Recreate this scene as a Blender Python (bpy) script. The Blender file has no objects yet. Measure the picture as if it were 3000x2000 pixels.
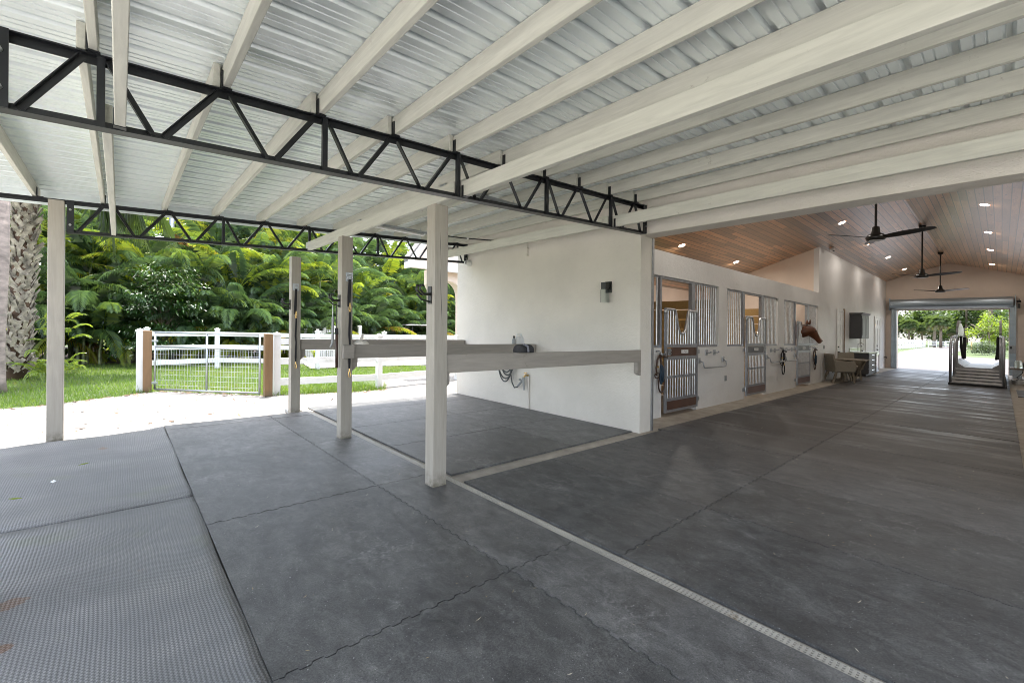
import bpy, math, random
from math import radians, sin, cos, pi, sqrt, atan2, tan, hypot
from mathutils import Vector, Matrix
random.seed(7)
R = random.Random(11)
SC = bpy.context.scene
COL = SC.collection

# The site falls very slightly for drainage; plumb things stay plumb.
SX, SY = -0.01108, 0.01238
def W(x, y, z):
    return Vector((x, y, z + SX * x + SY * y))

# ------------------------------------------------------------------ materials
MATS = {}
def N(nt, t, **kw):
    n = nt.nodes.new(t)
    for k, v in kw.items():
        setattr(n, k, v)
    return n
def newmat(name):
    m = bpy.data.materials.new(name); m.use_nodes = True
    nt = m.node_tree
    b = nt.nodes['Principled BSDF']
    MATS[name] = m
    return m, nt, b
def ramp(nt, fac, stops):
    r = N(nt, 'ShaderNodeValToRGB')
    e = r.color_ramp.elements
    while len(e) < len(stops): e.new(0.5)
    for i, (p, c) in enumerate(stops):
        e[i].position = p; e[i].color = (c[0], c[1], c[2], 1)
    nt.links.new(fac, r.inputs[0])
    return r.outputs[0]
def noise(nt, vec, scale, detail=4, rough=0.55, dist=0.0):
    n = N(nt, 'ShaderNodeTexNoise')
    n.inputs['Scale'].default_value = scale; n.inputs['Detail'].default_value = detail
    n.inputs['Roughness'].default_value = rough; n.inputs['Distortion'].default_value = dist
    if vec is not None: nt.links.new(vec, n.inputs['Vector'])
    return n.outputs['Fac']
def coords(nt, scale=(1, 1, 1), rot=(0, 0, 0), world=True):
    if world:
        g = N(nt, 'ShaderNodeNewGeometry').outputs['Position']
    else:
        g = N(nt, 'ShaderNodeTexCoord').outputs['Object']
    mp = N(nt, 'ShaderNodeMapping')
    mp.inputs['Scale'].default_value = scale; mp.inputs['Rotation'].default_value = rot
    nt.links.new(g, mp.inputs['Vector'])
    return mp.outputs[0]
def mixc(nt, fac, a, b, mode='MIX'):
    m = N(nt, 'ShaderNodeMix', data_type='RGBA', blend_type=mode)
    if isinstance(fac, (int, float)): m.inputs[0].default_value = fac
    else: nt.links.new(fac, m.inputs[0])
    for i, v in ((6, a), (7, b)):
        if isinstance(v, (tuple, list)): m.inputs[i].default_value = (v[0], v[1], v[2], 1)
        else: nt.links.new(v, m.inputs[i])
    return m.outputs[2]
def mth(nt, op, a, b=None, clamp=False):
    m = N(nt, 'ShaderNodeMath', operation=op, use_clamp=clamp)
    for i, v in ((0, a), (1, b)):
        if v is None: continue
        if isinstance(v, (int, float)): m.inputs[i].default_value = v
        else: nt.links.new(v, m.inputs[i])
    return m.outputs[0]
def bump(nt, b, h, strength=0.3, dist=0.01):
    n = N(nt, 'ShaderNodeBump')
    n.inputs['Strength'].default_value = strength; n.inputs['Distance'].default_value = dist
    nt.links.new(h, n.inputs['Height']); nt.links.new(n.outputs[0], b.inputs['Normal'])
def objrand(nt):
    return N(nt, 'ShaderNodeObjectInfo').outputs['Random']

def paint(name, col, rough=0.5, var=0.06, metal=0.0, nscale=3.0, bumpscale=0, bstr=0.2, rand=0.0, dirt=None, dirtscale=5, stretch=(1, 1, 1), spec=0.5):
    m, nt, b = newmat(name)
    v = coords(nt, stretch)
    f = noise(nt, v, nscale, 5)
    lo = tuple(max(0, c * (1 - var * 2)) for c in col); hi = tuple(min(1, c * (1 + var * 2)) for c in col)
    c = ramp(nt, f, [(0.3, lo), (0.7, hi)])
    if rand:
        r = objrand(nt)
        k = mth(nt, 'ADD', mth(nt, 'MULTIPLY', r, rand), 1 - rand / 2)
        cc = N(nt, 'ShaderNodeCombineColor')
        for i in range(3): nt.links.new(k, cc.inputs[i])
        c = mixc(nt, 1.0, c, cc.outputs[0], 'MULTIPLY')
    if dirt:
        d = noise(nt, v, dirtscale, 8, 0.7)
        d = ramp(nt, d, [(0.60, (0, 0, 0)), (0.78, (1, 1, 1))])
        c = mixc(nt, d, c, dirt)
    nt.links.new(c, b.inputs['Base Color'])
    b.inputs['Roughness'].default_value = rough; b.inputs['Metallic'].default_value = metal
    b.inputs['Specular IOR Level'].default_value = spec
    if bumpscale:
        bump(nt, b, noise(nt, v, bumpscale, 4), bstr, 0.01)
    return m
def flat(name, col, rough=0.5, metal=0.0, spec=0.5):
    return paint(name, col, rough, 0.04, metal, 8.0, spec=spec)
def glow(name, col, strength):
    m, nt, b = newmat(name)
    b.inputs['Base Color'].default_value = (*col, 1)
    b.inputs['Emission Color'].default_value = (*col, 1)
    b.inputs['Emission Strength'].default_value = strength
    return m

def stucco(name, col, rough=0.6):
    m, nt, b = newmat(name)
    v = coords(nt)
    a = noise(nt, v, 1.3, 4); d = noise(nt, v, 22, 5, 0.6)
    c = ramp(nt, a, [(0.3, tuple(x * 0.93 for x in col)), (0.7, tuple(min(1, x * 1.04) for x in col))])
    c2 = mixc(nt, ramp(nt, d, [(0.62, (0, 0, 0)), (0.72, (0.3, 0.3, 0.3))]), c, tuple(x * 0.86 for x in col))
    sp = noise(nt, v, 60, 3, 0.6)
    c2 = mixc(nt, ramp(nt, sp, [(0.73, (0, 0, 0)), (0.78, (0.7, 0.7, 0.7))]), c2, (0.25, 0.22, 0.19))
    # splash staining close to the ground
    sz = N(nt, 'ShaderNodeSeparateXYZ'); nt.links.new(v, sz.inputs[0])
    low = mth(nt, 'MULTIPLY', mth(nt, 'SUBTRACT', 0.55, mth(nt, 'ABSOLUTE', sz.outputs[2]), True), noise(nt, v, 5, 6, 0.7))
    c2 = mixc(nt, mth(nt, 'MULTIPLY', low, 0.6), c2, (0.36, 0.31, 0.24))
    nt.links.new(c2, b.inputs['Base Color'])
    b.inputs['Roughness'].default_value = rough
    v2 = coords(nt, (1, 1, 3.0))
    h = mth(nt, 'ADD', noise(nt, v2, 34, 3), mth(nt, 'MULTIPLY', noise(nt, v, 11, 3), 1.2))
    bump(nt, b, h, 0.55 if name == 'cream_stucco' else 0.40, 0.010)
    return m
stucco('cream_stucco', (0.70, 0.66, 0.60))
stucco('white_stucco', (0.74, 0.735, 0.725), 0.40)
stucco('porch_stucco', (0.74, 0.62, 0.53))

def timber(name, col, along='y', knots=(0.12, 0.09, 0.06), rough=0.55, rand=0.10):
    m, nt, b = newmat(name)
    st = {'y': (9, 0.8, 9), 'x': (0.8, 9, 9), 'z': (9, 9, 0.8)}[along]
    v = coords(nt, st); w = coords(nt)
    g = noise(nt, v, 3.0, 5, 0.6, 0.6)
    c = ramp(nt, g, [(0.28, tuple(x * 0.83 for x in col)), (0.72, tuple(min(1, x * 1.06) for x in col))])
    r = objrand(nt); k = mth(nt, 'ADD', mth(nt, 'MULTIPLY', r, rand), 1 - rand / 2)
    cc = N(nt, 'ShaderNodeCombineColor')
    for i in range(3): nt.links.new(k, cc.inputs[i])
    c = mixc(nt, 1.0, c, cc.outputs[0], 'MULTIPLY')
    kn = noise(nt, w, 5.5, 8, 0.75); area = noise(nt, w, 1.1, 2)
    kk = mth(nt, 'MULTIPLY', ramp(nt, kn, [(0.62, (0, 0, 0)), (0.70, (1, 1, 1))]), ramp(nt, area, [(0.50, (0, 0, 0)), (0.62, (1, 1, 1))]))
    c = mixc(nt, mth(nt, 'MULTIPLY', kk, 0.75), c, knots)
    if along == 'z':
        sz = N(nt, 'ShaderNodeSeparateXYZ'); nt.links.new(w, sz.inputs[0])
        ft = mth(nt, 'SUBTRACT', 1.0, mth(nt, 'MULTIPLY', mth(nt, 'ABSOLUTE', sz.outputs[2]), 6.0), True)
        c = mixc(nt, mth(nt, 'MULTIPLY', ft, ramp(nt, noise(nt, w, 14, 6, 0.7), [(0.40, (0.1, 0.1, 0.1)), (0.60, (1, 1, 1))])), c, (0.10, 0.085, 0.05))
    nt.links.new(c, b.inputs['Base Color']); b.inputs['Roughness'].default_value = rough
    bump(nt, b, g, 0.30, 0.005)
    return m
timber('painted_timber', (0.585, 0.58, 0.515), 'y')
timber('post_paint', (0.37, 0.338, 0.29), 'z', rand=0.06)
timber('rail_paint', (0.315, 0.285, 0.25), 'x', rand=0.05)
timber('raw_post', (0.21, 0.12, 0.055), 'z', (0.10, 0.05, 0.02))
timber('stall_board', (0.46, 0.29, 0.11), 'x', (0.06, 0.03, 0.015))
timber('grey_wood', (0.30, 0.255, 0.20), 'z')
paint('black_steel', (0.009, 0.010, 0.013), 0.38, 0.2, nscale=9)
paint('bolt_steel', (0.45, 0.45, 0.46), 0.35, 0.1, 0.9)
paint('galvanised', (0.42, 0.44, 0.47), 0.34, 0.06, 0.85, 14)
paint('alu_bar', (0.60, 0.62, 0.65), 0.28, 0.08, 0.9, 14)
paint('alu_frame', (0.38, 0.40, 0.44), 0.38, 0.05, 0.75, 14)
paint('steel_drum', (0.36, 0.42, 0.47), 0.33, 0.05, 0.6, 5, stretch=(1, 0.2, 1))
paint('panel_brown', (0.085, 0.042, 0.030), 0.45, 0.15)
paint('panel_grey', (0.13, 0.13, 0.14), 0.4, 0.1)
paint('panel_mauve', (0.16, 0.105, 0.10), 0.4, 0.1)
flat('plate_white', (0.75, 0.75, 0.75), 0.4)
flat('ink', (0.02, 0.02, 0.02), 0.6)
paint('vinyl_white', (0.80, 0.80, 0.79), 0.35, 0.03, dirt=(0.5, 0.5, 0.42), dirtscale=2)
paint('concrete', (0.33, 0.295, 0.245), 0.75, 0.10, nscale=5, bumpscale=60, bstr=0.15, dirt=(0.24, 0.21, 0.17), dirtscale=4)
paint('shell_rock', (0.66, 0.63, 0.58), 0.9, 0.08, nscale=2)  # pale reflector colour for the added ground sheet
paint('pave_white', (0.26, 0.255, 0.245), 0.8, 0.06)
paint('drain_plastic', (0.42, 0.395, 0.34), 0.5, 0.06, dirt=(0.22, 0.16, 0.09), dirtscale=7)
flat('drain_dark', (0.012, 0.010, 0.008), 0.9)
paint('leather', (0.055, 0.028, 0.018), 0.45, 0.2)
flat('blue_rope', (0.010, 0.030, 0.055), 0.7)
flat('brass', (0.62, 0.42, 0.16), 0.3, 0.9)
flat('nylon_black', (0.012, 0.012, 0.015), 0.7)
flat('black_metal', (0.015, 0.014, 0.013), 0.35)
flat('white_plastic', (0.75, 0.75, 0.75), 0.35)
flat('grey_plastic', (0.30, 0.31, 0.31), 0.45)
flat('hose_grey', (0.07, 0.075, 0.075), 0.5)
paint('cabinet_grey', (0.060, 0.062, 0.066), 0.45, 0.05)
paint('door_white', (0.74, 0.74, 0.73), 0.35, 0.02)
flat('stone_top', (0.55, 0.62, 0.55), 0.2)
paint('steel_brushed', (0.62, 0.63, 0.65), 0.22, 0.06, 0.9)
paint('wood_trim', (0.22, 0.15, 0.10), 0.5, 0.1)
paint('cushion', (0.68, 0.60, 0.50), 0.9, 0.1, nscale=20)
flat('cap_cloth', (0.035, 0.034, 0.036), 0.9)
flat('cap_grey', (0.22, 0.22, 0.25), 0.9)
flat('rubber_black', (0.02, 0.02, 0.021), 0.8)
paint('fan_black', (0.016, 0.014, 0.012), 0.30, 0.1)
paint('ramp_alu', (0.27, 0.27, 0.275), 0.45, 0.12, 0.15, 10)
glow('lamp_disc', (1.0, 0.94, 0.86), 7.0)
paint('roof_shingle', (0.16, 0.15, 0.14), 0.8, 0.1)
flat('cart_body', (0.55, 0.56, 0.58), 0.3)
flat('tyre', (0.02, 0.02, 0.02), 0.8)

def wicker():
    m, nt, b = newmat('wicker')
    v = coords(nt, (1, 1, 1), world=False)
    w1 = N(nt, 'ShaderNodeTexWave', bands_direction='Z'); w1.inputs['Scale'].default_value = 34; nt.links.new(v, w1.inputs[0])
    w2 = N(nt, 'ShaderNodeTexWave', bands_direction='DIAGONAL'); w2.inputs['Scale'].default_value = 24; nt.links.new(v, w2.inputs[0])
    f = mth(nt, 'MULTIPLY', w1.outputs['Fac'], w2.outputs['Fac'])
    c = ramp(nt, f, [(0.05, (0.17, 0.15, 0.12)), (0.5, (0.42, 0.38, 0.31))])
    nt.links.new(c, b.inputs['Base Color']); b.inputs['Roughness'].default_value = 0.7
    bump(nt, b, f, 0.6, 0.01)
wicker()

def roof_metal():
    m, nt, b = newmat('roof_metal')
    v = coords(nt)
    a = noise(nt, v, 1.2, 4)
    c = ramp(nt, a, [(0.3, (0.80, 0.86, 0.87)), (0.7, (0.83, 0.885, 0.89))])
    nt.links.new(c, b.inputs['Base Color'])
    rr = N(nt, 'ShaderNodeMapRange'); nt.links.new(noise(nt, v, 3, 5), rr.inputs[0])
    rr.inputs[3].default_value = 0.29; rr.inputs[4].default_value = 0.33; b.inputs['Specular IOR Level'].default_value = 0.7; b.inputs['Metallic'].default_value = 0.34
    nt.links.new(rr.outputs[0], b.inputs['Roughness'])
roof_metal()

def plank_ceiling():
    m, nt, b = newmat('pine_planks')
    v = coords(nt)
    s = N(nt, 'ShaderNodeSeparateXYZ'); nt.links.new(v, s.inputs[0])
    y = mth(nt, 'DIVIDE', s.outputs[1], 0.134)
    row = mth(nt, 'FLOOR', y); fr = mth(nt, 'FRACT', y)
    wn = N(nt, 'ShaderNodeTexWhiteNoise', noise_dimensions='1D'); nt.links.new(row, wn.inputs['W'])
    xs = mth(nt, 'ADD', mth(nt, 'DIVIDE', s.outputs[0], 3.0), mth(nt, 'MULTIPLY', wn.outputs[0], 7.3))
    xi = mth(nt, 'FLOOR', xs); xf = mth(nt, 'FRACT', xs)
    wn2 = N(nt, 'ShaderNodeTexWhiteNoise', noise_dimensions='2D')
    cv = N(nt, 'ShaderNodeCombineXYZ'); nt.links.new(row, cv.inputs[0]); nt.links.new(xi, cv.inputs[1]); nt.links.new(cv.outputs[0], wn2.inputs['Vector'])
    gv = N(nt, 'ShaderNodeVectorMath', operation='ADD')
    mp = N(nt, 'ShaderNodeMapping'); mp.inputs['Scale'].default_value = (1.1, 9, 9); nt.links.new(v, mp.inputs[0])
    nt.links.new(mp.outputs[0], gv.inputs[0])
    cv2 = N(nt, 'ShaderNodeCombineXYZ'); nt.links.new(mth(nt, 'MULTIPLY', wn2.outputs[0], 40), cv2.inputs[2]); nt.links.new(cv2.outputs[0], gv.inputs[1])
    g = noise(nt, gv.outputs[0], 2.2, 6, 0.6, 1.2)
    c = ramp(nt, g, [(0.25, (0.31, 0.155, 0.075)), (0.55, (0.50, 0.28, 0.145)), (0.8, (0.64, 0.41, 0.24))])
    k = mth(nt, 'ADD', mth(nt, 'MULTIPLY', wn2.outputs[0], 1.0), 0.50)
    cc = N(nt, 'ShaderNodeCombineColor')
    for i in range(3): nt.links.new(k, cc.inputs[i])
    c = mixc(nt, 1.0, c, cc.outputs[0], 'MULTIPLY')
    kv = N(nt, 'ShaderNodeMapping'); kv.inputs['Scale'].default_value = (2.0, 4.5, 4.5); nt.links.new(v, kv.inputs[0])
    kn = N(nt, 'ShaderNodeTexVoronoi'); kn.inputs['Scale'].default_value = 1.35; nt.links.new(kv.outputs[0], kn.inputs['Vector'])
    c = mixc(nt, ramp(nt, kn.outputs['Distance'], [(0.07, (1, 1, 1)), (0.15, (0, 0, 0))]), c, (0.06, 0.022, 0.01))
    groove = mth(nt, 'MAXIMUM', mth(nt, 'LESS_THAN', fr, 0.13), mth(nt, 'LESS_THAN', xf, 0.004))
    c = mixc(nt, groove, c, (0.018, 0.009, 0.006))
    nt.links.new(c, b.inputs['Base Color'])
    b.inputs['Roughness'].default_value = 0.33
    b.inputs['Coat Weight'].default_value = 0.9; b.inputs['Coat Roughness'].default_value = 0.30; b.inputs['Specular IOR Level'].default_value = 0.7
    h = mth(nt, 'SUBTRACT', mth(nt, 'MULTIPLY', g, 0.25), groove)
    bump(nt, b, h, 0.35, 0.006)
plank_ceiling()

def rubber_mat(mname='rubber_mat', gain=1.0, rbase=0.60):
    m, nt, b = newmat(mname)
    v = coords(nt); r = objrand(nt)
    a = noise(nt, v, 1.9, 12, 0.74, 0.3)
    c = ramp(nt, a, [(0.30, (0.040, 0.040, 0.040)), (0.45, (0.076, 0.075, 0.074)), (0.58, (0.100, 0.099, 0.096)), (0.72, (0.175, 0.172, 0.166))])
    k = mth(nt, 'ADD', mth(nt, 'MULTIPLY', r, 0.55 * gain), 0.72 * gain)
    cc = N(nt, 'ShaderNodeCombineColor')
    for i in range(3): nt.links.new(k, cc.inputs[i])
    c = mixc(nt, 1.0, c, cc.outputs[0], 'MULTIPLY')
    a2 = noise(nt, coords(nt, (1.5, 0.8, 1), (0, 0, 0.3)), 5.5, 12, 0.80, 0.5)
    g2 = ramp(nt, a2, [(0.30, (0.45, 0.45, 0.45)), (0.50, (1, 1, 1)), (0.72, (1.7, 1.69, 1.66))])
    c = mixc(nt, 1.0, c, g2, 'MULTIPLY')
    g3 = ramp(nt, noise(nt, v, 130, 3, 0.7), [(0.30, (0.55, 0.55, 0.55)), (0.70, (1.5, 1.5, 1.48))])
    c = mixc(nt, 1.0, c, g3, 'MULTIPLY')
    # dusty hoof scuffs: broken arcs
    vo = N(nt, 'ShaderNodeTexVoronoi', feature='DISTANCE_TO_EDGE'); vo.inputs['Scale'].default_value = 2.4
    dv = N(nt, 'ShaderNodeVectorMath', operation='ADD')
    nc = N(nt, 'ShaderNodeTexNoise'); nc.inputs['Scale'].default_value = 3.5; nc.inputs['Detail'].default_value = 3; nt.links.new(v, nc.inputs['Vector'])
    nt.links.new(v, dv.inputs[0]); nt.links.new(nc.outputs['Color'], dv.inputs[1]); nt.links.new(dv.outputs[0], vo.inputs['Vector'])
    arc = ramp(nt, vo.outputs['Distance'], [(0.0, (1, 1, 1)), (0.04, (0.35, 0.35, 0.35)), (0.10, (0, 0, 0))])
    patch = ramp(nt, noise(nt, v, 1.15, 3), [(0.54, (0, 0, 0)), (0.68, (1, 1, 1))])
    fine = ramp(nt, noise(nt, v, 45, 5, 0.75), [(0.42, (0, 0, 0)), (0.66, (1, 1, 1))])
    sc = mth(nt, 'MULTIPLY', mth(nt, 'MULTIPLY', arc, patch), fine)
    c = mixc(nt, mth(nt, 'MULTIPLY', sc, 0.62), c, (0.38, 0.375, 0.36))
    # dragged dust
    dr = noise(nt, coords(nt, (1.0, 5, 1), (0, 0, 0.5)), 5, 7, 0.72)
    dm = mth(nt, 'MULTIPLY', ramp(nt, dr, [(0.58, (0, 0, 0)), (0.80, (1, 1, 1))]), ramp(nt, noise(nt, v, 0.9, 2), [(0.45, (0, 0, 0)), (0.65, (1, 1, 1))]))
    c = mixc(nt, mth(nt, 'MULTIPLY', dm, 0.60), c, (0.25, 0.25, 0.24))
    sp = noise(nt, v, 95, 2, 0.5)
    c = mixc(nt, ramp(nt, sp, [(0.71, (0, 0, 0)), (0.74, (0.8, 0.8, 0.8))]), c, (0.40, 0.40, 0.39))
    # damp marks
    wet = ramp(nt, noise(nt, coords(nt, (0.9, 0.5, 1)), 1.3, 5, 0.6), [(0.60, (0, 0, 0)), (0.72, (1, 1, 1))])
    c = mixc(nt, mth(nt, 'MULTIPLY', wet, 0.60), c, (0.024, 0.023, 0.022))
    # darker and browner in broad patches further into the barn
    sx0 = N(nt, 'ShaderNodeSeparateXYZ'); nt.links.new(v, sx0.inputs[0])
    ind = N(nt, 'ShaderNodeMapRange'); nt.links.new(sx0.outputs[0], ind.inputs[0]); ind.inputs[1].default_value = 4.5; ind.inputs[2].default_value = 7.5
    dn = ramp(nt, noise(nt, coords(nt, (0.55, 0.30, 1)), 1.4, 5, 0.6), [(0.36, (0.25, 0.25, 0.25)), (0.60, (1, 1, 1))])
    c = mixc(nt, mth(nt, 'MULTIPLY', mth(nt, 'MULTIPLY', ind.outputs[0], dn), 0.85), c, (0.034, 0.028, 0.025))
    nt.links.new(c, b.inputs['Base Color'])
    # smoother, wiped streaks across the aisle, only inside the barn where it is swept
    st = noise(nt, coords(nt, (1.3, 0.28, 1)), 1.5, 5, 0.6)
    sx = N(nt, 'ShaderNodeSeparateXYZ'); nt.links.new(v, sx.inputs[0])
    deep = N(nt, 'ShaderNodeMapRange'); nt.links.new(sx.outputs[0], deep.inputs[0]); deep.inputs[1].default_value = 5.0; deep.inputs[2].default_value = 9.0
    sm = ramp(nt, st, [(0.50, (0, 0, 0)), (0.68, (1, 1, 1))])
    rr = mth(nt, 'SUBTRACT', rbase, mth(nt, 'MULTIPLY', mth(nt, 'MULTIPLY', sm, deep.outputs[0]), 0.30))
    rr = mth(nt, 'ADD', rr, mth(nt, 'MULTIPLY', mth(nt, 'SUBTRACT', a, 0.5), 0.25))
    nt.links.new(rr, b.inputs['Roughness'])
    h = mth(nt, 'ADD', noise(nt, v, 160, 2), mth(nt, 'MULTIPLY', noise(nt, v, 3, 3), 1.5))
    bump(nt, b, h, 0.14, 0.006)
rubber_mat('rubber_mat', 0.95, 0.57)
rubber_mat('sheen_rubber', 1.12, 0.48)  # lighter, smoother mat copy: sheen from outdoors put into the base colour

def ribbed_mat():
    m, nt, b = newmat('ribbed_mat')
    v = coords(nt); r = objrand(nt)
    s = N(nt, 'ShaderNodeSeparateXYZ'); nt.links.new(v, s.inputs[0])
    wob = mth(nt, 'MULTIPLY', noise(nt, v, 2.0, 2), 0.03)
    xx = mth(nt, 'MULTIPLY', mth(nt, 'ADD', s.outputs[0], wob), 2 * pi / 0.0165)
    yy = mth(nt, 'MULTIPLY', mth(nt, 'ADD', s.outputs[1], wob), 2 * pi / 0.020)
    a = mth(nt, 'SINE', xx); bb = mth(nt, 'SINE', mth(nt, 'ADD', yy, mth(nt, 'MULTIPLY', mth(nt, 'SIGN', a), 1.57)))
    f = mth(nt, 'ADD', mth(nt, 'MULTIPLY', a, 0.5), mth(nt, 'MULTIPLY', bb, 0.6))
    base = noise(nt, coords(nt, (0.7, 1.6, 1)), 1.6, 6, 0.62)
    c0 = ramp(nt, base, [(0.3, (0.115, 0.117, 0.12)), (0.5, (0.19, 0.19, 0.19)), (0.72, (0.31, 0.30, 0.285))])
    c = mixc(nt, ramp(nt, f, [(0.0, (1, 1, 1)), (0.55, (0, 0, 0))]), c0, (0.115, 0.115, 0.115))
    gn = mth(nt, 'MULTIPLY', ramp(nt, noise(nt, v, 1.6, 3), [(0.60, (0, 0, 0)), (0.74, (1, 1, 1))]), 0.30)
    c = mixc(nt, gn, c, (0.13, 0.16, 0.05))
    mud = ramp(nt, noise(nt, v, 2.3, 5, 0.6), [(0.69, (0, 0, 0)), (0.73, (1, 1, 1))])
    c = mixc(nt, mud, c, (0.15, 0.085, 0.055))
    for (cx, cy, rad) in ((-0.41, 3.36, 0.055), (-0.37, 2.95, 0.028)):
        dv = N(nt, 'ShaderNodeVectorMath', operation='DISTANCE'); nt.links.new(v, dv.inputs[0]); dv.inputs[1].default_value = (cx, cy, 0.035)
        q = mth(nt, 'ADD', dv.outputs['Value'], mth(nt, 'MULTIPLY', mth(nt, 'SUBTRACT', noise(nt, v, 14, 4), 0.5), 0.12))
        c = mixc(nt, ramp(nt, q, [(rad, (1, 1, 1)), (rad + 0.008, (0, 0, 0))]), c, (0.12, 0.072, 0.048))
    nt.links.new(c, b.inputs['Base Color']); b.inputs['Roughness'].default_value = 0.42
    bump(nt, b, f, 0.38, 0.004)
ribbed_mat()

def ground_mats():
    m, nt, b = newmat('sand')
    v = coords(nt)
    a = noise(nt, v, 0.8, 6); f = noise(nt, v, 26, 6, 0.7)
    c = ramp(nt, a, [(0.3, (0.15, 0.142, 0.13)), (0.7, (0.24, 0.23, 0.215))])
    c = mixc(nt, ramp(nt, f, [(0.60, (0, 0, 0)), (0.72, (1, 1, 1))]), c, (0.10, 0.085, 0.07))
    d = noise(nt, v, 9, 7, 0.75)
    c = mixc(nt, ramp(nt, d, [(0.66, (0, 0, 0)), (0.72, (0.8, 0.8, 0.8))]), c, (0.07, 0.05, 0.035))
    nt.links.new(c, b.inputs['Base Color']); b.inputs['Roughness'].default_value = 0.9
    bump(nt, b, mth(nt, 'ADD', noise(nt, v, 8, 6), noise(nt, v, 45, 3)), 0.6, 0.03)
    m, nt, b = newmat('turf')
    v = coords(nt)
    a = noise(nt, v, 0.7, 5); f = noise(nt, v, 30, 4)
    c = ramp(nt, a, [(0.3, (0.035, 0.062, 0.012)), (0.6, (0.052, 0.085, 0.016)), (0.8, (0.10, 0.105, 0.032))])
    c = mixc(nt, 0.4, c, ramp(nt, f, [(0.3, (0.02, 0.03, 0.008)), (0.7, (0.09, 0.11, 0.03))]))
    nt.links.new(c, b.inputs['Base Color']); b.inputs['Roughness'].default_value = 0.9
    bump(nt, b, f, 0.8, 0.04)
    m, nt, b = newmat('drive')
    v = coords(nt)
    c = ramp(nt, noise(nt, v, 0.5, 6), [(0.3, (0.075, 0.068, 0.065)), (0.7, (0.12, 0.108, 0.105))])
    nt.links.new(c, b.inputs['Base Color']); b.inputs['Roughness'].default_value = 0.9
    bump(nt, b, noise(nt, v, 20, 4), 0.4, 0.02)
    m, nt, b = newmat('mulch')
    v = coords(nt)
    c = ramp(nt, noise(nt, v, 12, 6, 0.7), [(0.3, (0.03, 0.02, 0.014)), (0.7, (0.13, 0.075, 0.05))])
    nt.links.new(c, b.inputs['Base Color']); b.inputs['Roughness'].default_value = 0.95
ground_mats()

def leafmat(name, stops, trans=0.42, rough=0.4, rnd=0.25):
    m, nt, b = newmat(name)
    at = N(nt, 'ShaderNodeAttribute', attribute_name='tint')
    c = ramp(nt, at.outputs['Fac'], stops)
    r = objrand(nt); k = mth(nt, 'ADD', mth(nt, 'MULTIPLY', r, rnd), 1 - rnd / 2)
    cc = N(nt, 'ShaderNodeCombineColor')
    for i in range(3): nt.links.new(k, cc.inputs[i])
    c = mixc(nt, 1.0, c, cc.outputs[0], 'MULTIPLY')
    nt.links.new(c, b.inputs['Base Color']); b.inputs['Roughness'].default_value = rough
    b.inputs['Specular IOR Level'].default_value = 0.6
    tr = N(nt, 'ShaderNodeBsdfTranslucent')
    bright = mixc(nt, 1.0, c, (2.0, 1.9, 1.0), 'MULTIPLY')
    nt.links.new(bright, tr.inputs[0])
    mx = N(nt, 'ShaderNodeMixShader'); mx.inputs[0].default_value = trans
    nt.links.new(b.outputs[0], mx.inputs[1]); nt.links.new(tr.outputs[0], mx.inputs[2])
    nt.links.new(mx.outputs[0], nt.nodes['Material Output'].inputs[0])
    return m
leafmat('palm_leaf', [(0.0, (0.042, 0.080, 0.048)), (0.35, (0.088, 0.152, 0.064)), (0.62, (0.21, 0.285, 0.045)), (0.80, (0.34, 0.37, 0.05)), (0.88, (0.38, 0.32, 0.09)), (1.0, (0.26, 0.17, 0.09))], 0.50, 0.25)
leafmat('fan_leaf', [(0.0, (0.030, 0.055, 0.022)), (0.6, (0.075, 0.11, 0.04)), (1.0, (0.22, 0.17, 0.09))])
leafmat('broad_leaf', [(0.0, (0.014, 0.045, 0.012)), (0.6, (0.040, 0.10, 0.02)), (1.0, (0.11, 0.16, 0.03))], 0.3, 0.28)
leafmat('tree_leaf', [(0.0, (0.022, 0.045, 0.014)), (0.6, (0.06, 0.10, 0.025)), (1.0, (0.13, 0.16, 0.04))], 0.4, 0.5)
leafmat('lime_leaf', [(0.0, (0.08, 0.13, 0.015)), (0.7, (0.17, 0.22, 0.02)), (1.0, (0.30, 0.20, 0.03))], 0.45, 0.5)
leafmat('blue_bloom', [(0.0, (0.035, 0.06, 0.025)), (0.5, (0.07, 0.10, 0.04)), (0.8, (0.22, 0.25, 0.38)), (1.0, (0.33, 0.36, 0.55))], 0.3, 0.6)
leafmat('grass_blade', [(0.0, (0.065, 0.125, 0.016)), (0.6, (0.125, 0.20, 0.030)), (1.0, (0.16, 0.16, 0.055))], 0.4, 0.5)
leafmat('litter', [(0.0, (0.05, 0.03, 0.02)), (1.0, (0.22, 0.14, 0.08))], 0.1, 0.8)
leafmat('straw', [(0.0, (0.2, 0.15, 0.08)), (0.6, (0.36, 0.28, 0.16)), (1.0, (0.62, 0.58, 0.5))], 0.05, 0.8)
paint('palm_stem', (0.19, 0.215, 0.11), 0.6, 0.25, nscale=8)
paint('bark_brown', (0.16, 0.125, 0.095), 0.9, 0.3, nscale=9, bumpscale=30, bstr=0.7)
paint('bark_royal', (0.24, 0.195, 0.17), 0.85, 0.2, nscale=4, bumpscale=24, bstr=0.5, dirt=(0.12, 0.13, 0.10), dirtscale=3, stretch=(1, 1, 2.5))
paint('boot_bark', (0.30, 0.26, 0.205), 0.85, 0.35, nscale=6, bumpscale=50, bstr=0.5, dirt=(0.12, 0.065, 0.035), dirtscale=5)
paint('boot_core', (0.085, 0.05, 0.03), 0.95, 0.3)
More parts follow.
